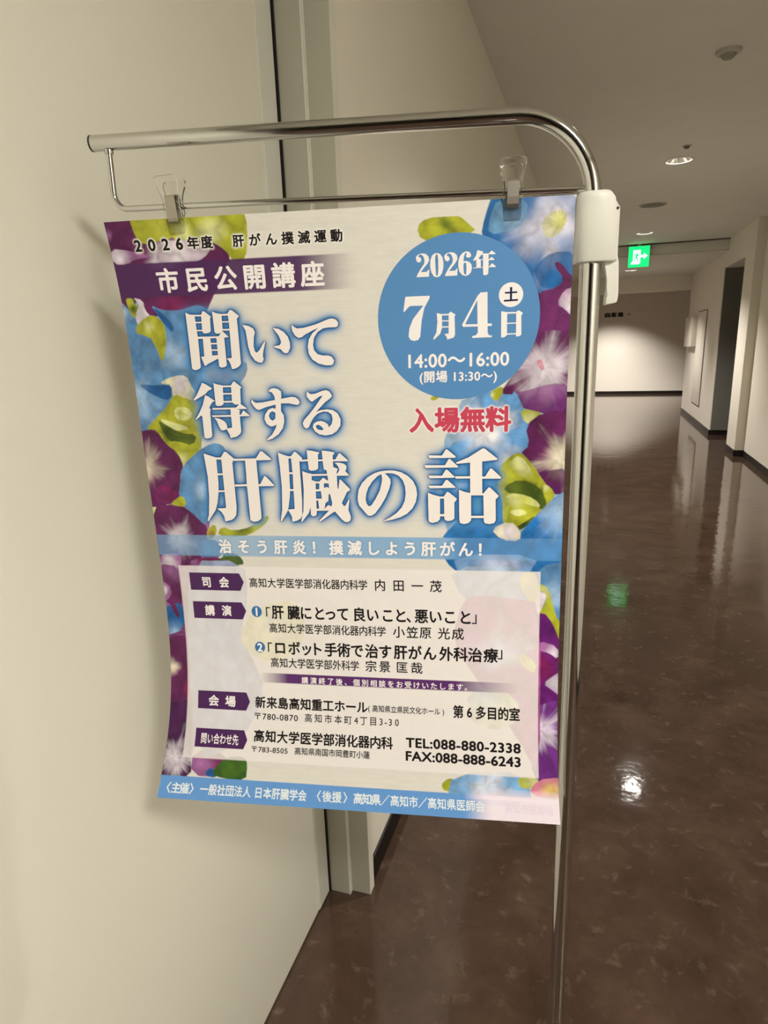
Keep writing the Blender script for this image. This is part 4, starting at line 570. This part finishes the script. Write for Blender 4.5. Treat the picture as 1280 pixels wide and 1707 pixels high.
GRID = [[[-0.507,0.6131,1.5375],[-0.4701,0.6203,1.5375],[-0.4332,0.6275,1.5374],[-0.3962,0.6348,1.5373],[-0.3592,0.642,1.5373],[-0.3221,0.6493,1.5372],[-0.285,0.6566,1.5372],[-0.2478,0.6638,1.5371],[-0.2106,0.6711,1.5371],[-0.1733,0.6784,1.537],[-0.136,0.6858,1.537],[-0.0986,0.6931,1.5369],[-0.0612,0.7004,1.5368],[-0.0237,0.7078,1.5368]],[[-0.5038,0.6157,1.5005],[-0.4674,0.6225,1.5004],[-0.431,0.6294,1.5003],[-0.3945,0.6363,1.5002],[-0.358,0.6432,1.5001],[-0.3213,0.6502,1.5001],[-0.2845,0.6572,1.5],[-0.2477,0.6642,1.4999],[-0.2108,0.6713,1.4998],[-0.1738,0.6785,1.4998],[-0.1366,0.6856,1.4997],[-0.0994,0.6929,1.4996],[-0.0621,0.7001,1.4995],[-0.0247,0.7075,1.4995]],[[-0.5017,0.6179,1.4629],[-0.4657,0.6243,1.4629],[-0.4297,0.6308,1.4628],[-0.3935,0.6374,1.4627],[-0.3572,0.644,1.4626],[-0.3208,0.6508,1.4625],[-0.2843,0.6575,1.4624],[-0.2477,0.6644,1.4623],[-0.2109,0.6713,1.4622],[-0.1741,0.6783,1.4621],[-0.1371,0.6854,1.462],[-0.1,0.6925,1.462],[-0.0627,0.6998,1.4619],[-0.0253,0.7071,1.4618]],[[-0.5007,0.6196,1.425],[-0.4649,0.6257,1.4249],[-0.429,0.6319,1.4248],[-0.3929,0.6382,1.4247],[-0.3568,0.6446,1.4246],[-0.3206,0.6511,1.4246],[-0.2842,0.6576,1.4245],[-0.2477,0.6643,1.4244],[-0.211,0.6711,1.4243],[-0.1743,0.678,1.4241],[-0.1373,0.685,1.424],[-0.1002,0.6921,1.4239],[-0.063,0.6992,1.4238],[-0.0256,0.7065,1.4237]],[[-0.5003,0.6207,1.3866],[-0.4645,0.6266,1.3865],[-0.4287,0.6325,1.3865],[-0.3927,0.6386,1.3864],[-0.3567,0.6448,1.3863],[-0.3205,0.6511,1.3862],[-0.2842,0.6575,1.3862],[-0.2477,0.664,1.3861],[-0.2111,0.6707,1.3859],[-0.1744,0.6775,1.3858],[-0.1374,0.6844,1.3857],[-0.1003,0.6914,1.3856],[-0.0631,0.6986,1.3855],[-0.0256,0.7059,1.3853]],[[-0.5001,0.6214,1.3478],[-0.4644,0.627,1.3478],[-0.4286,0.6328,1.3478],[-0.3927,0.6387,1.3477],[-0.3566,0.6447,1.3477],[-0.3205,0.6508,1.3476],[-0.2842,0.6571,1.3475],[-0.2477,0.6635,1.3474],[-0.2111,0.6701,1.3473],[-0.1744,0.6768,1.3472],[-0.1375,0.6836,1.3471],[-0.1003,0.6906,1.347],[-0.063,0.6977,1.3468],[-0.0255,0.705,1.3466]],[[-0.4998,0.6217,1.3087],[-0.4641,0.6271,1.3087],[-0.4284,0.6327,1.3087],[-0.3925,0.6384,1.3087],[-0.3565,0.6442,1.3087],[-0.3204,0.6502,1.3087],[-0.2841,0.6564,1.3086],[-0.2477,0.6627,1.3086],[-0.2111,0.6692,1.3085],[-0.1743,0.6758,1.3083],[-0.1374,0.6826,1.3082],[-0.1002,0.6896,1.3081],[-0.0629,0.6967,1.3079],[-0.0253,0.704,1.3077]],[[-0.4991,0.6215,1.2693],[-0.4635,0.6268,1.2694],[-0.4279,0.6322,1.2695],[-0.3921,0.6378,1.2695],[-0.3562,0.6435,1.2695],[-0.3201,0.6494,1.2695],[-0.2839,0.6555,1.2695],[-0.2475,0.6617,1.2694],[-0.211,0.6681,1.2693],[-0.1742,0.6747,1.2692],[-0.1373,0.6815,1.2691],[-0.1001,0.6884,1.2689],[-0.0627,0.6956,1.2687],[-0.025,0.7029,1.2685]],[[-0.4978,0.6209,1.2297],[-0.4625,0.626,1.2298],[-0.427,0.6313,1.23],[-0.3914,0.6368,1.2301],[-0.3556,0.6425,1.2301],[-0.3197,0.6483,1.2302],[-0.2836,0.6543,1.2302],[-0.2472,0.6605,1.2301],[-0.2107,0.6669,1.23],[-0.174,0.6734,1.2299],[-0.1371,0.6801,1.2298],[-0.0999,0.6871,1.2296],[-0.0625,0.6942,1.2294],[-0.0247,0.7015,1.2291]],[[-0.4961,0.6198,1.19],[-0.461,0.6249,1.1902],[-0.4258,0.6301,1.1904],[-0.3904,0.6355,1.1905],[-0.3548,0.6411,1.1906],[-0.319,0.6469,1.1907],[-0.2831,0.6528,1.1907],[-0.2469,0.659,1.1906],[-0.2104,0.6653,1.1906],[-0.1738,0.6719,1.1905],[-0.1368,0.6786,1.1903],[-0.0997,0.6855,1.1901],[-0.0622,0.6926,1.1898],[-0.0245,0.7,1.1896]],[[-0.4941,0.6182,1.1503],[-0.4593,0.6232,1.1506],[-0.4244,0.6284,1.1508],[-0.3892,0.6338,1.1509],[-0.3539,0.6394,1.151],[-0.3183,0.6452,1.1511],[-0.2825,0.6511,1.1511],[-0.2464,0.6573,1.1511],[-0.2101,0.6636,1.151],[-0.1735,0.6701,1.1509],[-0.1366,0.6768,1.1507],[-0.0994,0.6838,1.1505],[-0.062,0.6909,1.1502],[-0.0242,0.6982,1.1499]],[[-0.4921,0.6161,1.1107],[-0.4577,0.6211,1.1109],[-0.423,0.6263,1.1111],[-0.3881,0.6317,1.1113],[-0.353,0.6373,1.1114],[-0.3175,0.6431,1.1115],[-0.2819,0.6491,1.1115],[-0.2459,0.6553,1.1114],[-0.2096,0.6616,1.1113],[-0.1731,0.6682,1.1112],[-0.1363,0.6749,1.111],[-0.0991,0.6818,1.1107],[-0.0616,0.689,1.1104],[-0.0238,0.6963,1.11]],[[-0.4907,0.6133,1.0712],[-0.4565,0.6184,1.0715],[-0.422,0.6237,1.0716],[-0.3873,0.6292,1.0717],[-0.3523,0.6349,1.0718],[-0.317,0.6407,1.0718],[-0.2814,0.6468,1.0718],[-0.2455,0.653,1.0717],[-0.2093,0.6594,1.0716],[-0.1727,0.666,1.0714],[-0.1359,0.6727,1.0712],[-0.0987,0.6797,1.0709],[-0.0612,0.6869,1.0705],[-0.0234,0.6942,1.0701]],[[-0.4898,0.609,1.0325],[-0.4558,0.6144,1.0325],[-0.4215,0.62,1.0325],[-0.3869,0.6258,1.0325],[-0.3519,0.6317,1.0325],[-0.3166,0.6378,1.0324],[-0.2811,0.644,1.0322],[-0.2451,0.6503,1.0321],[-0.2089,0.6569,1.0319],[-0.1724,0.6635,1.0316],[-0.1355,0.6704,1.0313],[-0.0982,0.6774,1.031],[-0.0607,0.6846,1.0306],[-0.0228,0.692,1.0302]],[[-0.4895,0.6027,0.9948],[-0.4558,0.6088,0.9944],[-0.4216,0.615,0.9941],[-0.387,0.6213,0.9938],[-0.352,0.6277,0.9935],[-0.3167,0.6341,0.9932],[-0.281,0.6406,0.9929],[-0.245,0.6473,0.9926],[-0.2086,0.654,0.9922],[-0.1719,0.6609,0.9919],[-0.1349,0.6679,0.9915],[-0.0976,0.675,0.9911],[-0.0599,0.6822,0.9907],[-0.0219,0.6896,0.9902]],[[-0.4913,0.5956,0.9576],[-0.4574,0.6025,0.9568],[-0.4231,0.6094,0.956],[-0.3883,0.6162,0.9553],[-0.353,0.6231,0.9547],[-0.3174,0.63,0.9542],[-0.2814,0.637,0.9536],[-0.2451,0.6439,0.9532],[-0.2084,0.6509,0.9527],[-0.1715,0.658,0.9522],[-0.1342,0.6651,0.9518],[-0.0966,0.6724,0.9513],[-0.0587,0.6797,0.9508],[-0.0206,0.6871,0.9503]],[[-0.4952,0.5877,0.9209],[-0.4609,0.5955,0.9195],[-0.4261,0.6031,0.9183],[-0.3907,0.6107,0.9172],[-0.355,0.6182,0.9162],[-0.3188,0.6256,0.9153],[-0.2823,0.6329,0.9146],[-0.2454,0.6403,0.9139],[-0.2083,0.6476,0.9132],[-0.1709,0.6549,0.9126],[-0.1332,0.6623,0.9121],[-0.0953,0.6696,0.9115],[-0.0571,0.6771,0.911],[-0.0187,0.6846,0.9105]],[[-0.5011,0.5791,0.8846],[-0.466,0.5878,0.8826],[-0.4304,0.5963,0.8808],[-0.3943,0.6046,0.8793],[-0.3577,0.6128,0.8779],[-0.3208,0.6208,0.8767],[-0.2835,0.6286,0.8756],[-0.2459,0.6364,0.8747],[-0.2081,0.6441,0.8739],[-0.1701,0.6517,0.8732],[-0.1318,0.6593,0.8725],[-0.0934,0.6668,0.8719],[-0.0549,0.6744,0.8713],[-0.0161,0.682,0.8708]],[[-0.508,0.5701,0.8488],[-0.4721,0.5797,0.8461],[-0.4355,0.5891,0.8437],[-0.3984,0.5982,0.8417],[-0.3609,0.6071,0.8398],[-0.323,0.6157,0.8383],[-0.2848,0.6241,0.8369],[-0.2463,0.6324,0.8358],[-0.2077,0.6404,0.8348],[-0.1689,0.6484,0.8339],[-0.1299,0.6562,0.8331],[-0.0909,0.664,0.8325],[-0.0518,0.6717,0.8319],[-0.0126,0.6794,0.8313]]]

# ------------------------------------------------------------------ poster
PW, PH = 515., 728.
G = np.array(GRID)                                    # (19, 14, 3) points of the hanging sheet
def _cubic(A, t, axis):
    """Catmull-Rom resampling of A along an axis at positions t in 0..1"""
    n = A.shape[axis]; x = np.clip(t, 0, 1) * (n - 1); i = np.clip(np.floor(x).astype(int), 0, n - 2); f = x - i
    A = np.moveaxis(A, axis, 0)
    A = np.concatenate([2 * A[:1] - A[1:2], A, 2 * A[-1:] - A[-2:-1]], 0)
    sh = (len(t),) + (1,) * (A.ndim - 1); f = f.reshape(sh)
    p0, p1, p2, p3 = A[i], A[i + 1], A[i + 2], A[i + 3]
    r = .5 * (2 * p1 + (p2 - p0) * f + (2 * p0 - 5 * p1 + 4 * p2 - p3) * f ** 2 + (3 * p1 - p0 - 3 * p2 + p3) * f ** 3)
    return np.moveaxis(r, 0, axis)
NX, NY = 618, 874
HI = _cubic(_cubic(G, np.linspace(0, 1, NY + 1), 0), np.linspace(0, 1, NX + 1), 1)     # dense surface
def surf(uv, lift=0.):
    """sheet millimetres -> world, lifted off the print side towards the camera"""
    uv = np.asarray(uv, float); x = np.clip(uv[:, 0] / PW, 0, 1) * NX; y = np.clip(uv[:, 1] / PH, 0, 1) * NY
    i = np.minimum(x.astype(int), NX - 1); j = np.minimum(y.astype(int), NY - 1); fx = (x - i)[:, None]; fy = (y - j)[:, None]
    P = (HI[j, i] * (1 - fx) + HI[j, i + 1] * fx) * (1 - fy) + (HI[j + 1, i] * (1 - fx) + HI[j + 1, i + 1] * fx) * fy
    return P - np.array(NN)[None] * lift

# ---- the printed picture, painted on the vertices of the sheet
ILL = np.array([.90, .865, .79])
def pcol(c): return np.clip(srgb(c) / ILL, 0, .92)
uu, vv = np.meshgrid(np.linspace(0, PW, NX + 1), np.linspace(0, PH, NY + 1))
rng = np.random.default_rng(3)
def vnoise(nx, ny, seed):
    r = np.random.default_rng(seed); g = r.random((ny + 4, nx + 4))
    return _cubic(_cubic(g, np.linspace(.03, .97, NY + 1), 0), np.linspace(.03, .97, NX + 1), 1)
def blur(a, r):
    for ax in (0, 1):
        for _ in range(3):
            k = max(1, int(round(r)))
            p = np.concatenate([np.repeat(np.take(a, [0], ax), k + 1, ax), a, np.repeat(np.take(a, [-1], ax), k, ax)], ax)
            cs = np.cumsum(p, ax); n = a.shape[ax]
            a = (np.take(cs, range(2 * k + 1, 2 * k + 1 + n), ax) - np.take(cs, range(0, n), ax)) / (2 * k + 1)
    return a
def raster(loops, ss=3):
    """anti-aliased even-odd fill of polygons given in sheet millimetres"""
    P = np.concatenate([np.array(l) for l in loops]); sx, sy = NX / PW, NY / PH
    x0 = max(0, int(P[:, 0].min() * sx) - 1); x1 = min(NX, int(P[:, 0].max() * sx) + 2)
    y0 = max(0, int(P[:, 1].min() * sy) - 1); y1 = min(NY, int(P[:, 1].max() * sy) + 2)
    if x1 <= x0 or y1 <= y0: return None
    xs = (np.arange((x1 - x0 + 1) * ss) + .5) / ss + x0 - .5
    ys = (np.arange((y1 - y0 + 1) * ss) + .5) / ss + y0 - .5
    ins = np.zeros((len(ys), len(xs)), bool)
    for l in loops:
        A = np.array(l) * (sx, sy); B = np.roll(A, -1, 0)
        for (ax, ay), (bx, by) in zip(A, B):
            if ay == by: continue
            rows = np.nonzero((ys >= min(ay, by)) & (ys < max(ay, by)))[0]
            if not len(rows): continue
            xc = ax + (ys[rows] - ay) * (bx - ax) / (by - ay)
            ins[rows] ^= xs[None, :] > xc[:, None]
    m = ins.reshape(y1 - y0 + 1, ss, x1 - x0 + 1, ss).mean((1, 3))
    return (slice(y0, y1 + 1), slice(x0, x1 + 1)), m
def smooth_loop(P, it=2):
    P = np.array(P, float)
    for _ in range(it):
        Q = np.roll(P, -1, 0); P = np.stack([.75 * P + .25 * Q, .25 * P + .75 * Q], 1).reshape(-1, 2)
    return P
fib = vnoise(24, 420, 11); fib2 = vnoise(60, 200, 12); cl = vnoise(40, 56, 13); fine = vnoise(170, 240, 14); cl2 = vnoise(22, 31, 15) * .6 + vnoise(60, 80, 16) * .4
IMG = pcol((212, 205, 189)) * (1 + .045 * (fib - .5) + .03 * (fib2 - .5))[..., None]   # washed wood grain ground
def mixin(sl, m, col):
    IMG[sl] = IMG[sl] * (1 - m[..., None]) + col * m[..., None]
def art(a, k):
    poly, edge, core, c, R, st, al, ns = a
    P = np.array(poly, float); cc = P.mean(0); P = cc + (P - cc) * (1.07 if len(P) > 7 and np.ptp(P[:, 0]) > 14 else 1.02)
    r = raster([smooth_loop(P, 1)])
    if r is None: return
    sl, m = r
    dx = uu[sl] - c[0]; dy = vv[sl] - c[1]; ang = np.arctan2(dy, dx); d = np.hypot(dx, dy)
    ph = np.random.default_rng(100 + k).random(6) * 6.28
    s = sum(np.sin(ang * f + p + d * g) / w_ for f, p, g, w_ in ((5, ph[0], .01, 1.2), (9, ph[1], .03, 1.6), (17, ph[2], -.02, 2.2), (31, ph[3], .02, 3), (53, ph[4], 0, 4)))
    fold = np.abs(cl2[sl] - .5) * 2                     # soft creases of the petals
    t = np.clip(d / R + st * .35 * s * np.clip(d / R, 0, 1.2) + .5 * (cl[sl] - .5), 0, 1)
    t = t * t * (3 - 2 * t)
    col = pcol(core) * (1 - t[..., None]) + pcol(edge) * t[..., None]
    col = col * (1 + 2.2 * ns * (cl[sl] - .5) + st * .16 * s + .9 * ns * (fine[sl] - .5) + (.55 if ns > .1 else .3) * (fold - .42) * (1 if al > .5 else .3))[..., None]
    mixin(sl, m * al, np.clip(col, 0, .92))
NG = 7                                                # the last pictures lie under the veil of the text panel
for k, a in enumerate(UNDER + ART): art(a, k)
# veil of the text panel
pl = BX['panel']; sl, m = raster([[(pl[0], pl[1]), (pl[2], pl[1]), (pl[2], pl[3]), (pl[0], pl[3])]])
mixin(sl, m * .74, pcol((228, 219, 209)))
# pale blue strip
s0, s1 = 367.0, 393.0
sl, m = raster([[(0, s0), (PW, s0), (PW, s1), (0, s1)]]); mixin(sl, m * (.62 + .26 * np.clip((uu[sl] - 60) / 200, 0, 1) - .5 * np.clip((uu[sl] - 385) / 20, 0, 1)), pcol((118, 160, 192)))
# purple band with a fading end
sl, m = raster([[(0, 46.9), (306, 46.9), (306, 84.2), (0, 84.2)]])
fade = np.clip(1 - (uu[sl] - 215) / 78, 0, 1); mixin(sl, m * (fade * fade * (3 - 2 * fade)) * .97, pcol((74, 34, 80)))
# thin purple bar in the panel, fading at both ends
sl, m = raster([[(132, 544.2), (468, 544.2), (468, 557.0), (132, 557.0)]])
f_ = np.clip((uu[sl] - 132) / 40, 0, 1) * np.clip((468 - uu[sl]) / 75, 0, 1); mixin(sl, m * f_, pcol((88, 44, 98)))
# foot band: blue, dissolving into pinkish white at the right
f_ = np.clip((uu - 398) / 40, 0, 1); f_ = f_ * f_ * (3 - 2 * f_)
sl, m = raster([[(0, 694.2), (PW, 694.2), (PW, PH + 2), (0, PH + 2)]])
colf = pcol((98, 146, 196)) * (1 - f_[sl][..., None]) + pcol((236, 218, 226)) * f_[sl][..., None]
mixin(sl, m * (1 - .12 * f_[sl]), colf)
sl, m = raster([[(395, 684), (PW, 684), (PW, 700), (395, 700)]])
g_ = np.clip((vv[sl] - 682) / 14, 0, 1) * np.clip((uu[sl] - 400) / 30, 0, 1); mixin(sl, m * g_ * .85, pcol((236, 218, 226)))
# glow round the headline and the small halos
def glyph_mask(polys):
    a = np.zeros((NY + 1, NX + 1))
    for lp in polys:
        r = raster(lp, 2)
        if r: a[r[0]] = np.maximum(a[r[0]], r[1])
    return a
mk = glyph_mask(TITLE)
g1 = np.clip(blur(mk, 7.0) * 3.0, 0, 1); g2 = np.clip(blur(mk, 3.6) * 3.0, 0, 1); g3 = np.clip(blur(mk, 1.3) * 3.2, 0, 1)
full = slice(None), slice(None)
mixin(full, g1 * .62, pcol((96, 148, 188)))
mixin(full, g2 * .95, pcol((48, 112, 166)))
mixin(full, g3 * .88, pcol((24, 70, 116)))

# ---- layout of the lettering
LET = {}                                             # kind of lettering -> list of lines (points, faces)
def add_chars(grp, V, F):
    vs_, fs = LET[grp][-1]; n = len(vs_)
    vs_.extend(V); fs.extend(tuple(i + n for i in f) for f in F)
for it in TEXT:
    grp, kind, s, us, v, size, bold, ex = it
    LET.setdefault(grp, []).append(([], []))
    if kind == 'c':
        if len(us) > 1: ex = min(ex, 1.0 * float(np.median(np.diff(us))) / (size / .92))
        for ch, u in zip(s, us):
            V, F = text_mesh(ch, bold)
            em = size / .92 * (1.22 if grp == 'year' and ch in '0123456789' else 1)
            cx = .5 if ord(ch) > 0x2000 else (V[:, 0].min() + V[:, 0].max()) / 2
            add_chars(grp, [((u + (x - cx) * em * ex), v - (y - .38 if ord(ch) > 0x2000 else y - .36) * em, z) for x, y, z in V], F)
    else:
        V, F = text_mesh(s, bold, 1.0); W1 = np.ptp(V[:, 0])
        em = size / .73; want = (us[1] - us[0]) / em
        k = (want - W1) / max(1, len(s) - 1)
        V2, F2 = text_mesh(s, bold, 1.5); per = (np.ptp(V2[:, 0]) - W1) / .5
        spc = 1 + (want - W1) / per
        V, F = text_mesh(s, bold, round(max(.5, spc), 3)); x0 = V[:, 0].min(); sx = (us[1] - us[0]) / np.ptp(V[:, 0])
        add_chars(grp, [(us[0] + (x - x0) * sx, v - (y - .355) * em, z) for x, y, z in V], F)
def tri_mask(grp):
    a = np.zeros((NY + 1, NX + 1))
    for V, F in LET[grp]:
        for f in F:
            r = raster([[V[i][:2] for i in f]], 2)
            if r: a[r[0]] = np.minimum(1, a[r[0]] + r[1])
    return a
for grp, col, k in (('year', (236, 228, 212), .95), ('free', (236, 226, 216), .9), ('strip', (70, 120, 165), .35)):
    mk = tri_mask(grp); mixin(full, np.clip(blur(mk, 1.4) * 3.0, 0, 1) * k, pcol(col))

poster = thing('event_poster', 'white event poster with purple and blue flowers hanging from the chrome stand', 'poster', tuple(HI[0, NX // 2]))
def grid_mesh(name, P, m, cols=None):
    ny, nx = P.shape[:2]; me = bpy.data.meshes.new(name)
    idx = np.arange(nx * ny).reshape(ny, nx)
    q_ = np.stack([idx[:-1, :-1], idx[1:, :-1], idx[1:, 1:], idx[:-1, 1:]], -1).reshape(-1, 4)
    me.vertices.add(nx * ny); me.vertices.foreach_set('co', P.reshape(-1).astype(np.float32))
    me.loops.add(q_.size); me.loops.foreach_set('vertex_index', q_.reshape(-1).astype(np.int32))
    me.polygons.add(len(q_)); me.polygons.foreach_set('loop_start', np.arange(0, q_.size, 4, dtype=np.int32))
    me.update(calc_edges=True); me.polygons.foreach_set('use_smooth', np.ones(len(q_), bool))
    if cols is not None:
        ca = me.color_attributes.new('print', 'FLOAT_COLOR', 'POINT')
        ca.data.foreach_set('color', np.concatenate([cols.reshape(-1, 3), np.ones((nx * ny, 1))], 1).reshape(-1).astype(np.float32))
    return rel(link(name, me, m, poster), poster)
pm = mat('printed_paper', (.8, .8, .8), .38, spec=.35, bump=.1, bscale=500)
at = pm.node_tree.nodes.new('ShaderNodeAttribute'); at.attribute_name = 'print'
pm.node_tree.links.new(at.outputs['Color'], pm.node_tree.nodes['Principled BSDF'].inputs['Base Color'])
grid_mesh('printed_sheet', HI, pm, IMG)
bk = HI[::19, ::19] if (NY % 19 == 0 and NX % 19 == 0) else _cubic(_cubic(G, np.linspace(0, 1, 60), 0), np.linspace(0, 1, 44), 1)
grid_mesh('paper_back', bk + np.array(NN) * .00035, mat('paper_back', (.78, .77, .74), .6, noise=.01))

def ink(name, c, rough=.38): return mat(name, tuple(float(x) for x in pcol(c)), rough, spec=.35, noise=.01)
def sheet_mesh(name, V, F, m, lift, parent, label=None, step=6.0):
    bm = bmesh.new(); vs_ = [bm.verts.new((x, y, z * .01)) for x, y, z in V]
    for f in F:
        if len(set(f)) < 3: continue
        try: bm.faces.new([vs_[i] for i in f])
        except ValueError: pass
    A = np.array(V)[:, :2]; lo, hi = A.min(0), A.max(0)
    for ax in (0, 1):
        for q_ in np.arange(math.ceil(lo[ax] / step) * step, hi[ax], step):
            nrm = (1, 0, 0) if ax == 0 else (0, 1, 0); co = (q_, 0, 0) if ax == 0 else (0, q_, 0)
            bmesh.ops.bisect_plane(bm, geom=bm.verts[:] + bm.edges[:] + bm.faces[:], plane_co=co, plane_no=nrm)
    me = bpy.data.meshes.new(name)
    bm.to_mesh(me); bm.free()
    co = np.array([v.co[:3] for v in me.vertices]); me.vertices.foreach_set('co', surf(co[:, :2], lift + co[:, 2:] * .001 * 1.3).reshape(-1))
    me.update()
    # sheet v runs down, so turn the faces to the camera
    return rel(link(name, me, m, parent, label), poster)
def polys_vf(polys):
    V, F = [], []
    for k_, lp in enumerate(polys):
        vl = [[Vector((a, b, 0)) for a, b in l] for l in lp]
        tri = tessellate_polygon(vl); n = len(V); V += [(p[0], p[1], float(k_ % 14)) for l in lp for p in l]
        F += [tuple(i + n for i in t3) for t3 in tri]
    return V, F
WHITE = ink('ink_white', (235, 226, 216)); BLACK = ink('ink_black', (26, 20, 20)); NAVY = ink('ink_navy', (24, 24, 62))
sheet_mesh('headline_lettering', *polys_vf(TITLE), ink('ink_headline', (232, 221, 208)), .00018, poster, 'large white headline with a blue glow')
dcx, dcy, dr_ = BX['disc']
circ = lambda x, y, r, n=96: [(x + r * math.cos(2 * math.pi * k / n), y + r * math.sin(2 * math.pi * k / n)) for k in range(n)]
disc = sheet_mesh('date_disc', *polys_vf([[circ(dcx, dcy, dr_)]]), ink('ink_disc_blue', (84, 132, 176)), .00016, poster, 'round blue date disc')
sheet_mesh('date_lettering', *polys_vf(DATE), WHITE, .00032, disc)
sheet_mesh('weekday_dot', *polys_vf([[circ(DAY[0], DAY[1], DAY[2], 48)]]), WHITE, .00032, disc)
sheet_mesh('weekday_letter', *polys_vf(SAT), NAVY, .00048, disc)
for ln in LET['disc']: sheet_mesh('time_lettering', *ln, WHITE, .00032, disc)
TP = ink('ink_tag_purple', (72, 32, 80))
for k, tg in enumerate(TAG):
    o = sheet_mesh('label_tag', *polys_vf([[tg]]), TP, .00016, poster)
    sheet_mesh('tag_lettering', *LET['tag'][k], WHITE, .00032, o)
for k, p in enumerate(DOT):
    o = sheet_mesh('number_dot', *polys_vf([[circ(p[0], p[1], 7.2, 36)]]), ink('ink_dot', (52, 108, 158)), .00016, poster)
    sheet_mesh('dot_number', *LET['dot'][k], WHITE, .00032, o)
for grp, nm, m_, lf in (('year', 'top_line_lettering', BLACK, .00018), ('band', 'band_lettering', WHITE, .00018), ('free', 'admission_lettering', ink('ink_red', (190, 66, 84)), .00018),
                       ('strip', 'slogan_lettering', WHITE, .00018), ('body', 'small_lettering', BLACK, .00018), ('name', 'speaker_lettering', BLACK, .00018),
                       ('bold', 'bold_lettering', BLACK, .00018), ('bar', 'bar_lettering', WHITE, .00018), ('foot', 'footer_lettering', ink('ink_pale', (222, 226, 230)), .00018),
                       ('ghost', 'faint_lettering', ink('ink_ghost', (226, 208, 215)), .00018)):
    for ln in LET[grp]: sheet_mesh(nm, *ln, m_, lf, poster)
